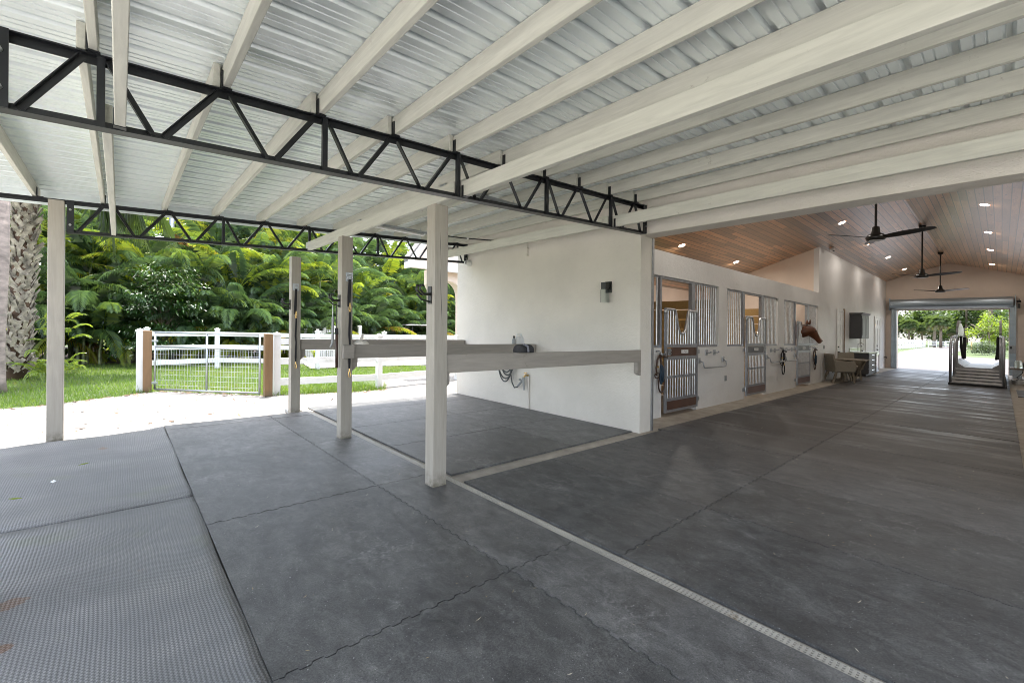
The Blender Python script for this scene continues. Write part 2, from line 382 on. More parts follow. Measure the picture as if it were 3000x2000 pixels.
def coat():
    m, nt, b = newmat('chestnut_coat')
    v = coords(nt)
    c = ramp(nt, noise(nt, v, 6, 4), [(0.3, (0.085, 0.028, 0.012)), (0.7, (0.16, 0.056, 0.022))])
    at = N(nt, 'ShaderNodeAttribute', attribute_name='tint')
    c = mixc(nt, ramp(nt, at.outputs['Fac'], [(0.0, (0, 0, 0)), (0.5, (0, 0, 0)), (0.9, (1, 1, 1))]), c, (0.42, 0.30, 0.26))
    nt.links.new(c, b.inputs['Base Color']); b.inputs['Roughness'].default_value = 0.4
coat()
def glassmat():
    m, nt, b = newmat('clear_glass')
    b.inputs['Base Color'].default_value = (0.93, 0.96, 0.95, 1); b.inputs['Roughness'].default_value = 0.04
    b.inputs['Transmission Weight'].default_value = 1.0; b.inputs['IOR'].default_value = 1.1
    m, nt, b = newmat('frost_panel')
    b.inputs['Base Color'].default_value = (0.80, 0.88, 0.80, 1); b.inputs['Roughness'].default_value = 0.3
    b.inputs['Transmission Weight'].default_value = 0.75; b.inputs['IOR'].default_value = 1.15
glassmat()

# ------------------------------------------------------------------ mesh builder
class MB:
    def __init__(s): s.v = []; s.f = []; s.t = []; s.tint = 0.0
    def add(s, vs, fs):
        o = len(s.v)
        s.v += [tuple(p) for p in vs]; s.t += [s.tint] * len(vs)
        s.f += [tuple(i + o for i in f) for f in fs]
        return s
    def box(s, x0, x1, y0, y1, z0, z1):
        if x0 > x1: x0, x1 = x1, x0
        if y0 > y1: y0, y1 = y1, y0
        if z0 > z1: z0, z1 = z1, z0
        return s.add([(x0, y0, z0), (x1, y0, z0), (x1, y1, z0), (x0, y1, z0), (x0, y0, z1), (x1, y0, z1), (x1, y1, z1), (x0, y1, z1)],
                     [(0, 3, 2, 1), (4, 5, 6, 7), (0, 1, 5, 4), (1, 2, 6, 5), (2, 3, 7, 6), (3, 0, 4, 7)])
    def bar(s, p0, p1, w, h, up=(0, 0, 1)):
        p0 = Vector(p0); p1 = Vector(p1); d = (p1 - p0).normalized(); u = Vector(up)
        a = d.cross(u)
        if a.length < 1e-4: a = d.cross(Vector((1, 0, 0)))
        a.normalize(); u = a.cross(d).normalized()
        vs = []
        for p in (p0, p1):
            for i, j in ((-1, -1), (1, -1), (1, 1), (-1, 1)):
                vs.append(p + a * (i * w / 2) + u * (j * h / 2))
        return s.add(vs, [(0, 1, 2, 3), (7, 6, 5, 4), (0, 4, 5, 1), (1, 5, 6, 2), (2, 6, 7, 3), (3, 7, 4, 0)])
    def tube(s, pts, r, n=8, cap=True):
        pts = [Vector(p) for p in pts]; m = len(pts)
        rs = r if isinstance(r, (list, tuple)) else [r] * m
        vs = []; fs = []; prev = None
        for i, p in enumerate(pts):
            d = (pts[min(i + 1, m - 1)] - pts[max(i - 1, 0)])
            if d.length < 1e-7: d = Vector((0, 0, 1))
            d.normalize()
            if prev is None:
                a = d.cross(Vector((0, 0, 1)))
                if a.length < 1e-3: a = d.cross(Vector((1, 0, 0)))
            else:
                a = prev - d * prev.dot(d)
                if a.length < 1e-4: a = d.cross(Vector((1, 0, 0)))
            a.normalize(); prev = a; b = d.cross(a)
            for k in range(n):
                t = 2 * pi * k / n
                vs.append(p + a * (rs[i] * cos(t)) + b * (rs[i] * sin(t)))
        for i in range(m - 1):
            for k in range(n):
                k2 = (k + 1) % n
                fs.append((i * n + k, i * n + k2, (i + 1) * n + k2, (i + 1) * n + k))
        if cap:
            fs.append(tuple(range(n - 1, -1, -1))); fs.append(tuple((m - 1) * n + k for k in range(n)))
        return s.add(vs, fs)
    def prism(s, poly, p0, ax, ay, az, depth):
        """polygon (a,b) in axes ax,ay from p0, extruded along az"""
        p0 = Vector(p0); ax = Vector(ax); ay = Vector(ay); az = Vector(az); n = len(poly)
        vs = [p0 + ax * a + ay * b for a, b in poly] + [p0 + ax * a + ay * b + az * depth for a, b in poly]
        fs = [tuple(range(n - 1, -1, -1)), tuple(range(n, 2 * n))] + [(i, (i + 1) % n, n + (i + 1) % n, n + i) for i in range(n)]
        return s.add(vs, fs)
    def lathe(s, c, prof, n=16):
        vs = []; fs = []; m = len(prof)
        for r, z in prof:
            for k in range(n):
                t = 2 * pi * k / n
                vs.append((c[0] + r * cos(t), c[1] + r * sin(t), c[2] + z))
        for i in range(m - 1):
            for k in range(n):
                k2 = (k + 1) % n
                fs.append((i * n + k, i * n + k2, (i + 1) * n + k2, (i + 1) * n + k))
        fs.append(tuple(range(n - 1, -1, -1))); fs.append(tuple((m - 1) * n + k for k in range(n)))
        return s.add(vs, fs)
    def build(s, name, mat, parent=None, origin=None, bevel=0, smooth=False, shear=True):
        vs = [W(*p) if shear else Vector(p) for p in s.v]
        if parent is not None: o = Vector(parent['_o'])
        elif origin is not None: o = W(*origin) if shear else Vector(origin)
        else:
            xs = [v.x for v in vs]; ys = [v.y for v in vs]; zs = [v.z for v in vs]
            o = Vector(((min(xs) + max(xs)) / 2, (min(ys) + max(ys)) / 2, min(zs)))
        me = bpy.data.meshes.new(name)
        me.from_pydata([v - o for v in vs], [], s.f); me.update()
        if any(s.t):
            a = me.attributes.new('tint', 'FLOAT', 'POINT'); a.data.foreach_set('value', s.t)
        me.materials.append(MATS[mat])
        if smooth: me.shade_smooth()
        ob = bpy.data.objects.new(name, me); COL.objects.link(ob)
        if parent is not None: ob.parent = parent
        else: ob.location = o
        ob['_o'] = tuple(o)
        if bevel:
            md = ob.modifiers.new('bevel', 'BEVEL'); md.width = bevel; md.segments = 2; md.limit_method = 'ANGLE'
        return ob
def tag(o, label=None, cat=None, group=None, kind=None):
    if label: o['label'] = label
    if cat: o['category'] = cat
    if group: o['group'] = group
    if kind: o['kind'] = kind
    return o
def empty(name, loc, label, cat, group=None, shear=True):
    o = bpy.data.objects.new(name, None); COL.objects.link(o)
    o.empty_display_size = 0.2
    p = W(*loc) if shear else Vector(loc)
    o.location = p; o['_o'] = tuple(p)
    return tag(o, label, cat, group)
def dup(root, loc=None, rz=None, label=None, scale=None):
    kids = [c for c in bpy.data.objects if c.parent == root]
    r = root.copy(); COL.objects.link(r)
    if loc is not None: r.location = W(*loc)
    if rz is not None: r.rotation_euler = (0, 0, rz)
    if scale: r.scale = (scale,) * 3 if isinstance(scale, (int, float)) else scale
    if label: r['label'] = label
    for ch in kids:
        c = ch.copy(); COL.objects.link(c); c.parent = r
        for g in [g for g in bpy.data.objects if g.parent == ch]:
            d = g.copy(); COL.objects.link(d); d.parent = c
    return r
ORD = ['first', 'second', 'third', 'fourth', 'fifth', 'sixth', 'seventh', 'eighth', 'ninth', 'tenth', 'eleventh', 'twelfth', 'thirteenth', 'fourteenth',
       'fifteenth', 'sixteenth', 'seventeenth', 'eighteenth', 'nineteenth', 'twentieth', 'twenty first', 'twenty second', 'twenty third', 'twenty fourth', 'twenty fifth']
# ------------------------------------------------------------------ camera, sky, sun
cd = bpy.data.cameras.new('camera'); cam = bpy.data.objects.new('camera', cd); COL.objects.link(cam)
YAW = radians(48.159); ROLL = radians(0.45)
Fv = Vector((cos(YAW), sin(YAW), 0)); Rv = Vector((sin(YAW), -cos(YAW), 0)); Uv = Vector((0, 0, 1))
Rr = Rv * cos(ROLL) + Uv * sin(ROLL); Ur = Uv * cos(ROLL) - Rv * sin(ROLL)
M = Matrix((Rr, Ur, -Fv)).transposed().to_4x4(); M.translation = Vector((0, 0, 1.45))
cam.matrix_world = M
cd.sensor_width = 36; cd.lens = 15.418; cd.shift_y = -0.01054; cd.clip_start = 0.05; cd.clip_end = 3000
SC.camera = cam

SUN_EL, SUN_AZ = radians(79), radians(30)          # azimuth from +Y towards +X
sdir = Vector((sin(SUN_AZ) * cos(SUN_EL), cos(SUN_AZ) * cos(SUN_EL), sin(SUN_EL)))
w = bpy.data.worlds.new('World'); SC.world = w; w.use_nodes = True
bg = w.node_tree.nodes['Background']; sky = w.node_tree.nodes.new('ShaderNodeTexSky')
sky.sky_type = 'NISHITA'; sky.sun_disc = False; sky.sun_elevation = SUN_EL; sky.sun_rotation = SUN_AZ
sky.dust_density = 2.5; sky.air_density = 1.0; sky.ozone_density = 1.0
hs = w.node_tree.nodes.new('ShaderNodeHueSaturation'); hs.inputs['Saturation'].default_value = 0.50
w.node_tree.links.new(sky.outputs[0], hs.inputs['Color']); w.node_tree.links.new(hs.outputs[0], bg.inputs[0]); bg.inputs[1].default_value = 0.15
sl = bpy.data.lights.new('sun', 'SUN'); sl.energy = 2.0; sl.angle = radians(0.5); sl.color = (1.0, 0.955, 0.89)
so = bpy.data.objects.new('sun', sl); COL.objects.link(so)
so.rotation_euler = sdir.to_track_quat('Z', 'Y').to_euler(); so.location = (0, 0, 40)
SC.view_settings.view_transform = 'Standard'; SC.view_settings.look = 'None'
SC.view_settings.exposure = 2.72; SC.view_settings.gamma = 1.0
SC.cycles.filter_width = 0.95; SC.cycles.max_bounces = 10; SC.cycles.diffuse_bounces = 6; SC.cycles.glossy_bounces = 4; SC.cycles.transmission_bounces = 6
SC.cycles.sample_clamp_indirect = 8; SC.cycles.caustics_reflective = False; SC.cycles.caustics_refractive = False
try:
    SC.cycles.use_denoising = True
except Exception: pass

# ------------------------------------------------------------------ ground
def sheet(name, poly, z, mat, kind='structure'):
    m = MB(); m.add([(x, y, z) for x, y in poly], [tuple(range(len(poly)))])
    return tag(m.build(name, mat), kind=kind)
G = -0.10
gm = MB(); gm.add([(-400, -400, G), (900, -400, G), (900, 500, G), (-400, 500, G)], [(0, 1, 2, 3)])
tag(gm.build('ground', 'turf'), kind='structure')
def wobble(pts, amp, step):
    out = []
    for (a, b), (c, d) in zip(pts, pts[1:]):
        n = max(1, int(hypot(c - a, d - b) / step))
        for i in range(n):
            t = i / n
            out.append((a + (c - a) * t + R.uniform(-amp, amp), b + (d - b) * t + R.uniform(-amp, amp)))
    out.append(pts[-1]); return out
edge = wobble([(-14, 9.4), (-4, 10.9), (-0.98, 11.3), (0.28, 12.15), (0.7, 12.35), (2.3, 10.62), (2.7, 10.42), (4.1, 10.15), (4.8, 10.1), (5.1, 10.6), (5.5, 12.0), (6.2, 12.6), (7.5, 12.9), (9.2, 12.8)], 0.045, 0.09)
sheet('sand_yard', [(-14, -14), (9.2, -14)] + edge[::-1], G + 0.012, 'sand')
sheet('shell_apron', [(-18, -18), (-2.7, -18), (-2.7, 7.2), (-18, 7.2)], G + 0.03, 'shell_rock')  # unseen pale sheet, added to bounce daylight up under the canopy
sheet('planting_bed', [(-12, 20.9)] + wobble([(-12, 20.8), (0, 20.7), (4, 20.2), (14, 19.6), (22, 19.3)], 0.12, 0.3) + [(22, 34), (-12, 34)], G + 0.02, 'mulch')
sheet('walkway', [(5.0, 16.2), (13.5, 15.4), (13.5, 19.4), (5.6, 19.4)], G + 0.03, 'pave_white')
sheet('driveway', [(29.66, -9), (29.66, 3.6)] + [(34, 4.3), (45, 5.6), (70, 8.2), (98, 9.6), (132, 10.6), (150, 9), (150, 5.2), (132, 4.6), (100, 4.2), (75, 3.9), (66, 3.6), (60, 2.2), (57, -4), (58, -30), (30, -30)], G + 0.03, 'drive')

# concrete slab under everything (its top is 2 cm below the mats)
fl = MB()
T = -0.020
fl.box(0.474, 2.34, -2.2, 7.90, -0.3, T); fl.box(2.45, 5.66, -2.2, 8.22, -0.3, T); fl.box(2.34, 2.45, 7.905, 8.22, -0.3, T)
fl.box(2.34, 2.45, -2.2, 7.905, -0.3, -0.08)
fl.box(5.66, 29.66, -4.8, 8.10, -0.3, T)
tag(fl.build('floor', 'concrete'), kind='structure')

# channel drain with its slotted plastic grate
dr = empty('channel_drain', (2.395, 3, -0.08), 'long slotted white plastic drain grate set between the dark floor mats', 'drain')
m = MB()
for xx in (2.362, 2.380, 2.400, 2.419): m.box(xx, xx + 0.008, -2.2, 7.89, -0.018, -0.008)
y = -2.2
while y < 7.88:
    m.box(2.363, 2.426, y, y + 0.012, -0.019, -0.0085); y += 0.024
m.build('grate', 'drain_plastic', dr)
m = MB(); m.box(2.345, 2.447, -2.2, 7.9, -0.079, -0.045); m.box(2.345, 2.360, -2.2, 7.9, -0.0445, -0.022); m.box(2.430, 2.447, -2.2, 7.9, -0.0445, -0.022); m.build('trough', 'drain_dark', dr)

# ------------------------------------------------------------------ rubber mats
def zig(u):
    p = (u / 0.105) % 1.0
    if p < 0.42: return 0.008
    if p < 0.5: return 0.008 - 0.016 * (p - 0.42) / 0.08
    if p < 0.92: return -0.008
    return -0.008 + 0.016 * (p - 0.92) / 0.08
BR = [0.0, 0.42, 0.5, 0.92]
def zz(a, b):
    us = [a]
    k = math.floor(a / 0.105)
    while k * 0.105 < b:
        for q in BR:
            u = (k + q) * 0.105
            if a + 0.004 < u < b - 0.004: us.append(u)
        k += 1
    return us + [b]
def mat(x0, x1, y0, y1, teeth, label, group, z=0.0, mt='rubber_mat'):
    g = 0.0042; ring = []
    def side(a, b, f): return [(u, f(u)) for u in zz(a, b)]
    j = R.uniform(-0.003, 0.003)
    S = side(x0, x1, lambda u: y0 + g + (zig(u) if 'S' in teeth and u not in (x0, x1) else 0))
    E_ = side(y0, y1, lambda u: x1 - g + (zig(u) if 'E' in teeth and u not in (y0, y1) else 0))
    Nn = side(x0, x1, lambda u: y1 - g + (zig(u) if 'N' in teeth and u not in (x0, x1) else 0))
    Ww = side(y0, y1, lambda u: x0 + g + (zig(u) if 'W' in teeth and u not in (y0, y1) else 0))
    ring = [(a, b) for a, b in S[:-1]] + [(b, a) for a, b in E_[:-1]] + [(a, b) for a, b in Nn[::-1][:-1]] + [(b, a) for a, b in Ww[::-1][:-1]]
    zt = z + R.uniform(-0.0015, 0.0015); n = len(ring)
    m = MB()
    vs = [(a, b, z - 0.0195) for a, b in ring] + [(a, b, zt) for a, b in ring]
    m.add(vs, [tuple(range(n, 2 * n)), tuple(range(n - 1, -1, -1))] + [(i, (i + 1) % n, n + (i + 1) % n, n + i) for i in range(n)])
    o = m.build('rubber_mat', mt); return tag(o, label, 'floor mat', group)
rows = [(-1.69, 0.14), (0.14, 1.97), (1.97, 3.80), (3.80, 5.63), (5.63, 7.46), (7.46, 7.78)]
names = ['nearest', 'second', 'third', 'fourth', 'fifth', 'cut strip farthest']
for i, (a, b) in enumerate(rows):
    t = ('S' if i else '') + ('N' if i < 5 else '')
    mat(0.47, 1.77, a, b, t + 'E', 'wide dark rubber mat beside the ribbed matting, %s from the camera' % names[i], 'rubber mats left of the drain', 0.0, 'sheen_rubber')
    mat(1.77, 2.352, a, b, t + 'W', 'narrow dark rubber mat along the drain and posts, %s from the camera' % names[i], 'rubber mats left of the drain', 0.0, 'sheen_rubber')
wx = [2.47, 4.30, 5.655]; wy = [3.64, 4.95, 6.17, 7.39, 8.13]
for i in range(2):
    for j in range(4):
        t = ('W' if i else '') + ('E' if i < 1 else '') + ('S' if j else '') + ('N' if j < 3 else '')
        mat(wx[i], wx[i + 1], wy[j], wy[j + 1], t, 'dark rubber mat in the wash bay, %s, %s from the aisle' % (['along the drain', 'along the cream wall'][i], ORD[j] + ' row'), 'rubber mats in the wash bay', 0.0, 'sheen_rubber')
ay = [3.41, 1.65, -0.18, -2.0]
xs = [2.452 + 1.22 * k for k in range(23)]; xs[-1] = 29.3
for k in range(22):
    for j in range(3):
        if j == 2 and xs[k] > 5.6: continue
        y1 = ay[j]; y0 = ay[j + 1]
        if j == 0 and xs[k] > 5.9: y1 = 3.48
        if j == 2 and k == 2: pass
        t = ('W' if k else '') + ('E' if k < 21 else '') + ('N' if j else '') + ('S' if j < 1 or k < 3 else '')
        if j == 2: t = t.replace('S', '')
        mat(xs[k], xs[k + 1], y0, y1, t, 'dark rubber mat in the %s aisle row, %s from the drain' % (['stall side', 'middle', 'outer'][j], ORD[k]), 'rubber mats along the aisle')
mat(17.9, 20.3, -0.56, -0.30, '', 'small loose dark mat against the right aisle wall', 'loose mats', z=0.0)

# undulating ribbed mats on the sand
def ribbed(poly_x, y_of, label):
    m = MB(); nx, ny = 44, 70; vs = []; fs = []
    for j in range(ny + 1):
        for i in range(nx + 1):
            u, v = i / nx, j / ny
            x = poly_x[0] + (poly_x[1] - poly_x[0]) * u
            y0, y1 = y_of(x); y = y0 + (y1 - y0) * v
            x += 0.006 * sin(y * 3.1 + 1) * u
            z = -0.018 + 0.012 * sin(y * 4.6 + x * 1.7) * (0.4 + 0.6 * abs(sin(x * 1.3 + y * .6))) + 0.005 * sin(x * 3.7 - y * 2.3)
            ew = min(1.0, max(0.0, (u - 0.90) / 0.08)); z = z * (1 - ew) - 0.004 * ew
            if v > .985 or v < .015: z -= 0.012
            vs.append((x, y, z))
    for j in range(ny):
        for i in range(nx):
            a = j * (nx + 1) + i; fs.append((a, a + 1, a + nx + 2, a + nx + 1))
    m.add(vs, fs); o = m.build('ribbed_mat', 'ribbed_mat', smooth=True)
    md = o.modifiers.new('thick', 'SOLIDIFY'); md.thickness = 0.018; md.offset = -1
    return tag(o, label, 'floor mat', 'ribbed mats on the sand')
SEAM = lambda x: 4.54 + 0.02 * sin(x * 6)
ribbed((-2.6, 0.470), lambda x: (-3.0, SEAM(x) - 0.012), 'near grey ribbed rubber matting with mud patches, left foreground')
ribbed((-1.35, 0.470), lambda x: (SEAM(x) + 0.016, 7.80 + 0.19 * (x - 0.45) + 0.03 * sin(x * 7)), 'far grey ribbed rubber matting reaching the sunlit sand and left post')

# ------------------------------------------------------------------ barn
barn = empty('barn', (5.68, 3.5, -0.1), 'cream stucco horse barn with open aisle and pine plank ceiling', 'barn')
SL = 0.3163; RIDGE = 1.71; ZR = 5.12
def ceil_z(y): return ZR - abs(y - RIDGE) * SL
m = MB()
m.box(5.68, 5.98, 3.53, 8.20, -0.28, 3.50)
m.box(5.68, 5.98, -1.10, 3.53, 2.88, 3.50)
m.box(5.68, 5.98, -4.8, -1.10, -0.28, 3.50)
m.prism([(-4.8, 3.5), (8.2, 3.5), (6.9, 3.74), (RIDGE, 5.5), (-3.5, 3.74)], (5.68, 0, 0), (0, 1, 0), (0, 0, 1), (1, 0, 0), 0.30)
m.build('front_wall', 'cream_stucco', barn)
m = MB(); m.box(5.985, 6.03, 3.515, 3.565, -0.02, 2.878); m.build('door_track', 'galvanised', barn)
# stall wall
YS = 3.986; YB = YS + 0.15
m = MB()
lowx = [(5.98, 7.10), (8.41, 10.83), (12.10, 14.63), (15.92, 17.0)]
for a, b in lowx: m.box(a, b, YS, YB, -0.05, 1.20)
for a, b in [(5.98, 6.70), (9.42, 9.845), (13.12, 13.585), (16.89, 17.0)]: m.box(a, b, YS, YB, 1.20, 2.465)
m.box(5.98, 17.0, YS, YB, 2.465, 2.90)
m.build('stall_wall', 'white_stucco', barn)
m = MB(); m.box(17.0, 29.34, YS, YB, -0.05, 4.40); m.build('aisle_wall', 'white_stucco', barn)
m = MB(); m.prism([(YB, -0.05), (8.05, -0.05), (8.05, ceil_z(8.05)), (YB, ceil_z(YB) - .002)], (17.0, 0, 0), (0, 1, 0), (0, 0, 1), (1, 0, 0), 0.15); m.build('cross_wall', 'porch_stucco', barn)
m = MB()
for a, b in [(5.98, 7.2), (8.4, 11.0), (12.2, 14.7), (15.9, 29.34)]: m.box(a, b, 8.05, 8.20, -0.28, 3.135)
for a, b in [(7.2, 8.4), (11.0, 12.2), (14.7, 15.9)]: m.box(a, b, 8.05, 8.20, -0.28, 1.25); m.box(a, b, 8.05, 8.20, 2.35, 3.135)
m.build('back_wall', 'porch_stucco', barn)
m = MB(); m.box(5.98, 29.34, -0.95, -0.80, -0.05, ceil_z(-0.80) + 0.02); m.build('side_wall', 'white_stucco', barn)
m = MB()
m.box(29.34, 29.64, 3.54, YS + 0.1, -0.05, 2.90); m.box(29.34, 29.64, -0.95, -0.206, -0.05, 2.90); m.box(29.34, 29.64, -0.95, YS + 0.1, 2.90, 4.32)
m.prism([(-0.95, 4.32), (YS + 0.1, 4.32), (YS + 0.1, 4.43), (RIDGE, 5.2)], (29.34, 0, 0), (0, 1, 0), (0, 0, 1), (1, 0, 0), 0.30)
m.build('end_wall', 'porch_stucco', barn)
m = MB()
for y0, y1 in ((RIDGE, 8.05), (RIDGE, -0.95)):
    m.add([(5.98, y0, ceil_z(y0)), (29.34, y0, ceil_z(y0)), (29.34, y1, ceil_z(y1)), (5.98, y1, ceil_z(y1))], [(0, 1, 2, 3)] if y1 < y0 else [(3, 2, 1, 0)])
m.build('plank_ceiling', 'pine_planks', barn)
m = MB()
for y0, y1 in ((RIDGE, 8.9), (RIDGE, -5.5)):
    z0 = ceil_z(y0) + 0.45; z1 = z0 - abs(y1 - y0) * SL
    m.prism([(y0, z0), (y1, z1), (y1, z1 + 0.12), (y0, z0 + 0.12)], (5.75, 0, 0), (0, 1, 0), (0, 0, 1), (1, 0, 0), 24.5)
m.build('roof', 'roof_shingle', barn)
# stall dividers of stacked boards
for k, xp in enumerate((9.62, 13.35)):
    m = MB(); z = 0.02
    while z < 2.1:
        m.box(xp - 0.02, xp + 0.02, YB, 8.04, z, z + 0.192); z += 0.222
    m.build('stall_divider', 'stall_board', barn)
    m = MB(); m.box(xp - 0.05, xp - 0.022, 6.0, 6.09, 0, 2.2); m.box(xp + 0.022, xp + 0.05, 6.0, 6.09, 0, 2.2); m.build('divider_post', 'galvanised', barn)
m = MB(); z = 0.05
while z < 1.1: m.box(YB and 6.0, 16.9, 8.0, 8.045, z, z + 0.235); z += 0.262
m.build('kickboard', 'stall_board', barn)
# panel doors along the tack-room side
def panel_door(x0, x1, z1, knob):
    d = MB(); d.box(x0, x1, YS - 0.016, YS - 0.004, 0.02, z1)
    o = d.build('panel_door', 'door_white', barn, bevel=0.003)
    f = MB(); t = 0.07
    f.box(x0 - t, x0 - 0.002, YS - 0.03, YS - 0.002, 0, z1 + t); f.box(x1 + 0.002, x1 + t, YS - 0.03, YS - 0.002, 0, z1 + t); f.box(x0 - 0.002, x1 + 0.002, YS - 0.03, YS - 0.002, z1 + 0.002, z1 + t)
    w_ = x1 - x0
    q = MB()
    for (a, b) in ((0.12, 0.46), (0.54, 0.88)):
        for (c, e) in ((0.07, 0.30), (0.38, 0.80), (0.86, 0.96)):
            xa, xb, za, zb = x0 + w_ * a, x0 + w_ * b, z1 * c, z1 * e
            q.box(xa, xb, YS - 0.024, YS - 0.0165, za, za + 0.015); q.box(xa, xb, YS - 0.024, YS - 0.0165, zb - 0.015, zb)
            q.box(xa, xa + 0.02, YS - 0.024, YS - 0.0165, za + 0.015, zb - 0.015); q.box(xb - 0.02, xb, YS - 0.024, YS - 0.0165, za + 0.015, zb - 0.015)
    for nm, mb, mt in (('door_casing', f, 'door_white'), ('door_moulding', q, 'door_white')):
        c = mb.build(nm, mt, barn)
    h = MB(); h.tube([(knob, YS - 0.016, 0.93), (knob, YS - 0.07, 0.93)], 0.025, 8); h.tube([(knob, YS - 0.065, 0.93), (knob + 0.11, YS - 0.065, 0.93)], 0.012, 6)
    h.tube([(knob, YS - 0.016, 1.12), (knob, YS - 0.045, 1.12)], 0.028, 8)
    h.build('door_handle', 'black_metal', barn)
panel_door(19.36, 20.18, 2.42, 19.46)
panel_door(23.35, 24.25, 2.42, 23.45)
panel_door(26.35, 27.65, 2.44, 26.9)
m = MB(); m.box(20.26, 20.34, YS - 0.055, YS - 0.002, 0.0, 2.54); m.build('door_edge_post', 'wood_trim', barn)
# low white skirting panels by the chairs
m = MB()
for k in range(4): m.box(17.3 + k * 0.55, 17.3 + k * 0.55 + 0.53, YS - 0.012, YS - 0.003, 0.02, 0.78)
m.build('skirting_panel', 'door_white', barn)

# porch at the back corner of the barn
porch = empty('rear_porch', (8.0, 12.0, -0.1), 'pink white porch gable with soffit and arch behind the cream wall', 'porch')
m = MB()
m.prism([(6.50, 3.44), (6.50, 3.60), (8.3, 5.95), (8.3, 5.75)], (0, 11.9, 0), (1, 0, 0), (0, 0, 1), (0, 1, 0), 0.35)
m.build('porch_roof', 'roof_shingle', porch)
m = MB(); m.box(6.5, 13, 11.80, 11.9, 3.26, 3.44); m.box(6.5, 6.58, 11.9, 12.25, 3.26, 3.44); m.prism([(6.44, 3.43), (6.60, 3.43), (8.3, 5.65), (8.3, 5.90)], (0, 11.86, 0), (1, 0, 0), (0, 0, 1), (0, 1, 0), 0.05); m.build('porch_fascia', 'vinyl_white', porch)
m = MB(); m.box(6.58, 13, 11.9, 12.25, 3.30, 3.34); m.prism([(6.6, 3.445), (13, 3.445), (13, 5.7), (8.3, 5.7)], (0, 12.0, 0), (1, 0, 0), (0, 0, 1), (0, 1, 0), 0.2); m.build('porch_soffit', 'porch_stucco', porch)
m = MB()
pl = [(8.55, -0.1), (8.9, -0.1), (8.9, 3.3), (7.32, 3.3), (7.32, 2.85), (7.5, 2.5), (7.5, -0.1), (7.62, -0.1), (7.62, 2.4)]
for k in range(13):
    t = radians(170 - k * 14.2); pl.append((8.08 + 0.46 * cos(t), 2.50 + 0.50 * sin(t)))
pl.append((8.55, 2.3))
m.prism(pl, (0, 12.1, 0), (1, 0, 0), (0, 0, 1), (0, 1, 0), 0.35); m.build('porch_arch', 'porch_stucco', porch)

# ------------------------------------------------------------------ canopy
def ct(x): return 2.942 + 0.0577 * (x + 0.47)
cano = empty('canopy_roof', (2, 3, 3.1), 'pale ribbed metal roof sheeting of the lean-to canopy', 'canopy roof')
m = MB(); prof = []
y = 4.284 - 0.24 * 36
while y < 8.30:
    if y < -2.4: y += 0.24; continue
    prof += [(y, 0.034), (y + 0.028, 0.034), (y + 0.044, 0.0), (y + 0.102, 0.0), (y + 0.106, 0.007), (y + 0.112, 0.007), (y + 0.116, 0.0), (y + 0.158, 0.0), (y + 0.162, 0.007), (y + 0.168, 0.007), (y + 0.172, 0.0), (y + 0.224, 0.0)]
    y += 0.24
prof = [p for p in prof if p[0] < 8.31]
xa, xb = -1.47, 5.675; vs = []; fs = []
for yy, dz in prof:
    vs += [(xa, yy, ct(xa) + 0.166 + dz), (xb, yy, ct(xb) + 0.166 + dz)]
for i in range(len(prof) - 1): fs.append((2 * i, 2 * i + 1, 2 * i + 3, 2 * i + 2))
m.add(vs, fs); o = m.build('roof_sheet', 'roof_metal', cano)
md = o.modifiers.new('thick', 'SOLIDIFY'); md.thickness = 0.004; md.offset = 1
m = MB()
m.prism([(xa, ct(xa)), (xb, ct(xb)), (xb, ct(xb) + 0.20), (xa, ct(xa) + 0.20)], (0, 8.300, 0), (1, 0, 0), (0, 0, 1), (0, 1, 0), 0.03)
m.box(xa - 0.03, xa - 0.002, -2.38, 8.34, ct(xa) - 0.01, ct(xa) + 0.2)
m.build('roof_fascia', 'roof_metal', cano)

PX = [-1.37, -0.757, -0.147, 0.494, 1.103, 1.716, 2.337, 2.953, 3.558, 4.168, 4.784, 5.398]
def wname(i): return ['closest to', 'second from', 'third from', 'fourth from', 'fifth from', 'sixth from', 'seventh from', 'eighth from', 'ninth from', 'tenth from', 'eleventh from', 'twelfth from'][i] + ' the barn wall'
for i, xp in enumerate(PX):
    zb = ct(xp) + 0.012
    m = MB(); m.box(xp + 0.008, xp + 0.049, -2.3, 3.60, zb, zb + 0.152)
    tag(m.build('roof_purlin', 'painted_timber', bevel=0.004), 'white painted roof purlin overhead in the near bay, %s' % wname(11 - i), 'purlin', 'roof purlins of the near bay')
    m = MB(); m.box(xp - 0.044, xp - 0.004, 3.462, 8.215, zb, zb + 0.152)
    tag(m.build('roof_purlin', 'painted_timber', bevel=0.004), 'white painted roof purlin between the two black trusses, %s' % wname(11 - i), 'purlin', 'roof purlins of the far bay')
for k, xp in enumerate((-0.05, 2.405, 4.86)):
    zb = ct(xp) - 0.412 + 0.012
    nm = ['outer', 'middle', 'wall side'][k]
    m = MB(); m.box(xp + 0.022, xp + 0.072, -2.3, 3.50, zb, zb + 0.146)
    tag(m.build('brace_beam', 'painted_timber', bevel=0.004), 'low %s white beam overhead, ending at the near truss bottom chord' % nm, 'beam', 'low brace beams')
    m = MB(); m.box(xp - 0.034, xp + 0.012, 3.50, 7.96, zb, zb + 0.146)
    tag(m.build('brace_beam', 'painted_timber', bevel=0.004), 'low %s white beam running between the two black trusses' % nm, 'beam', 'low brace beams')

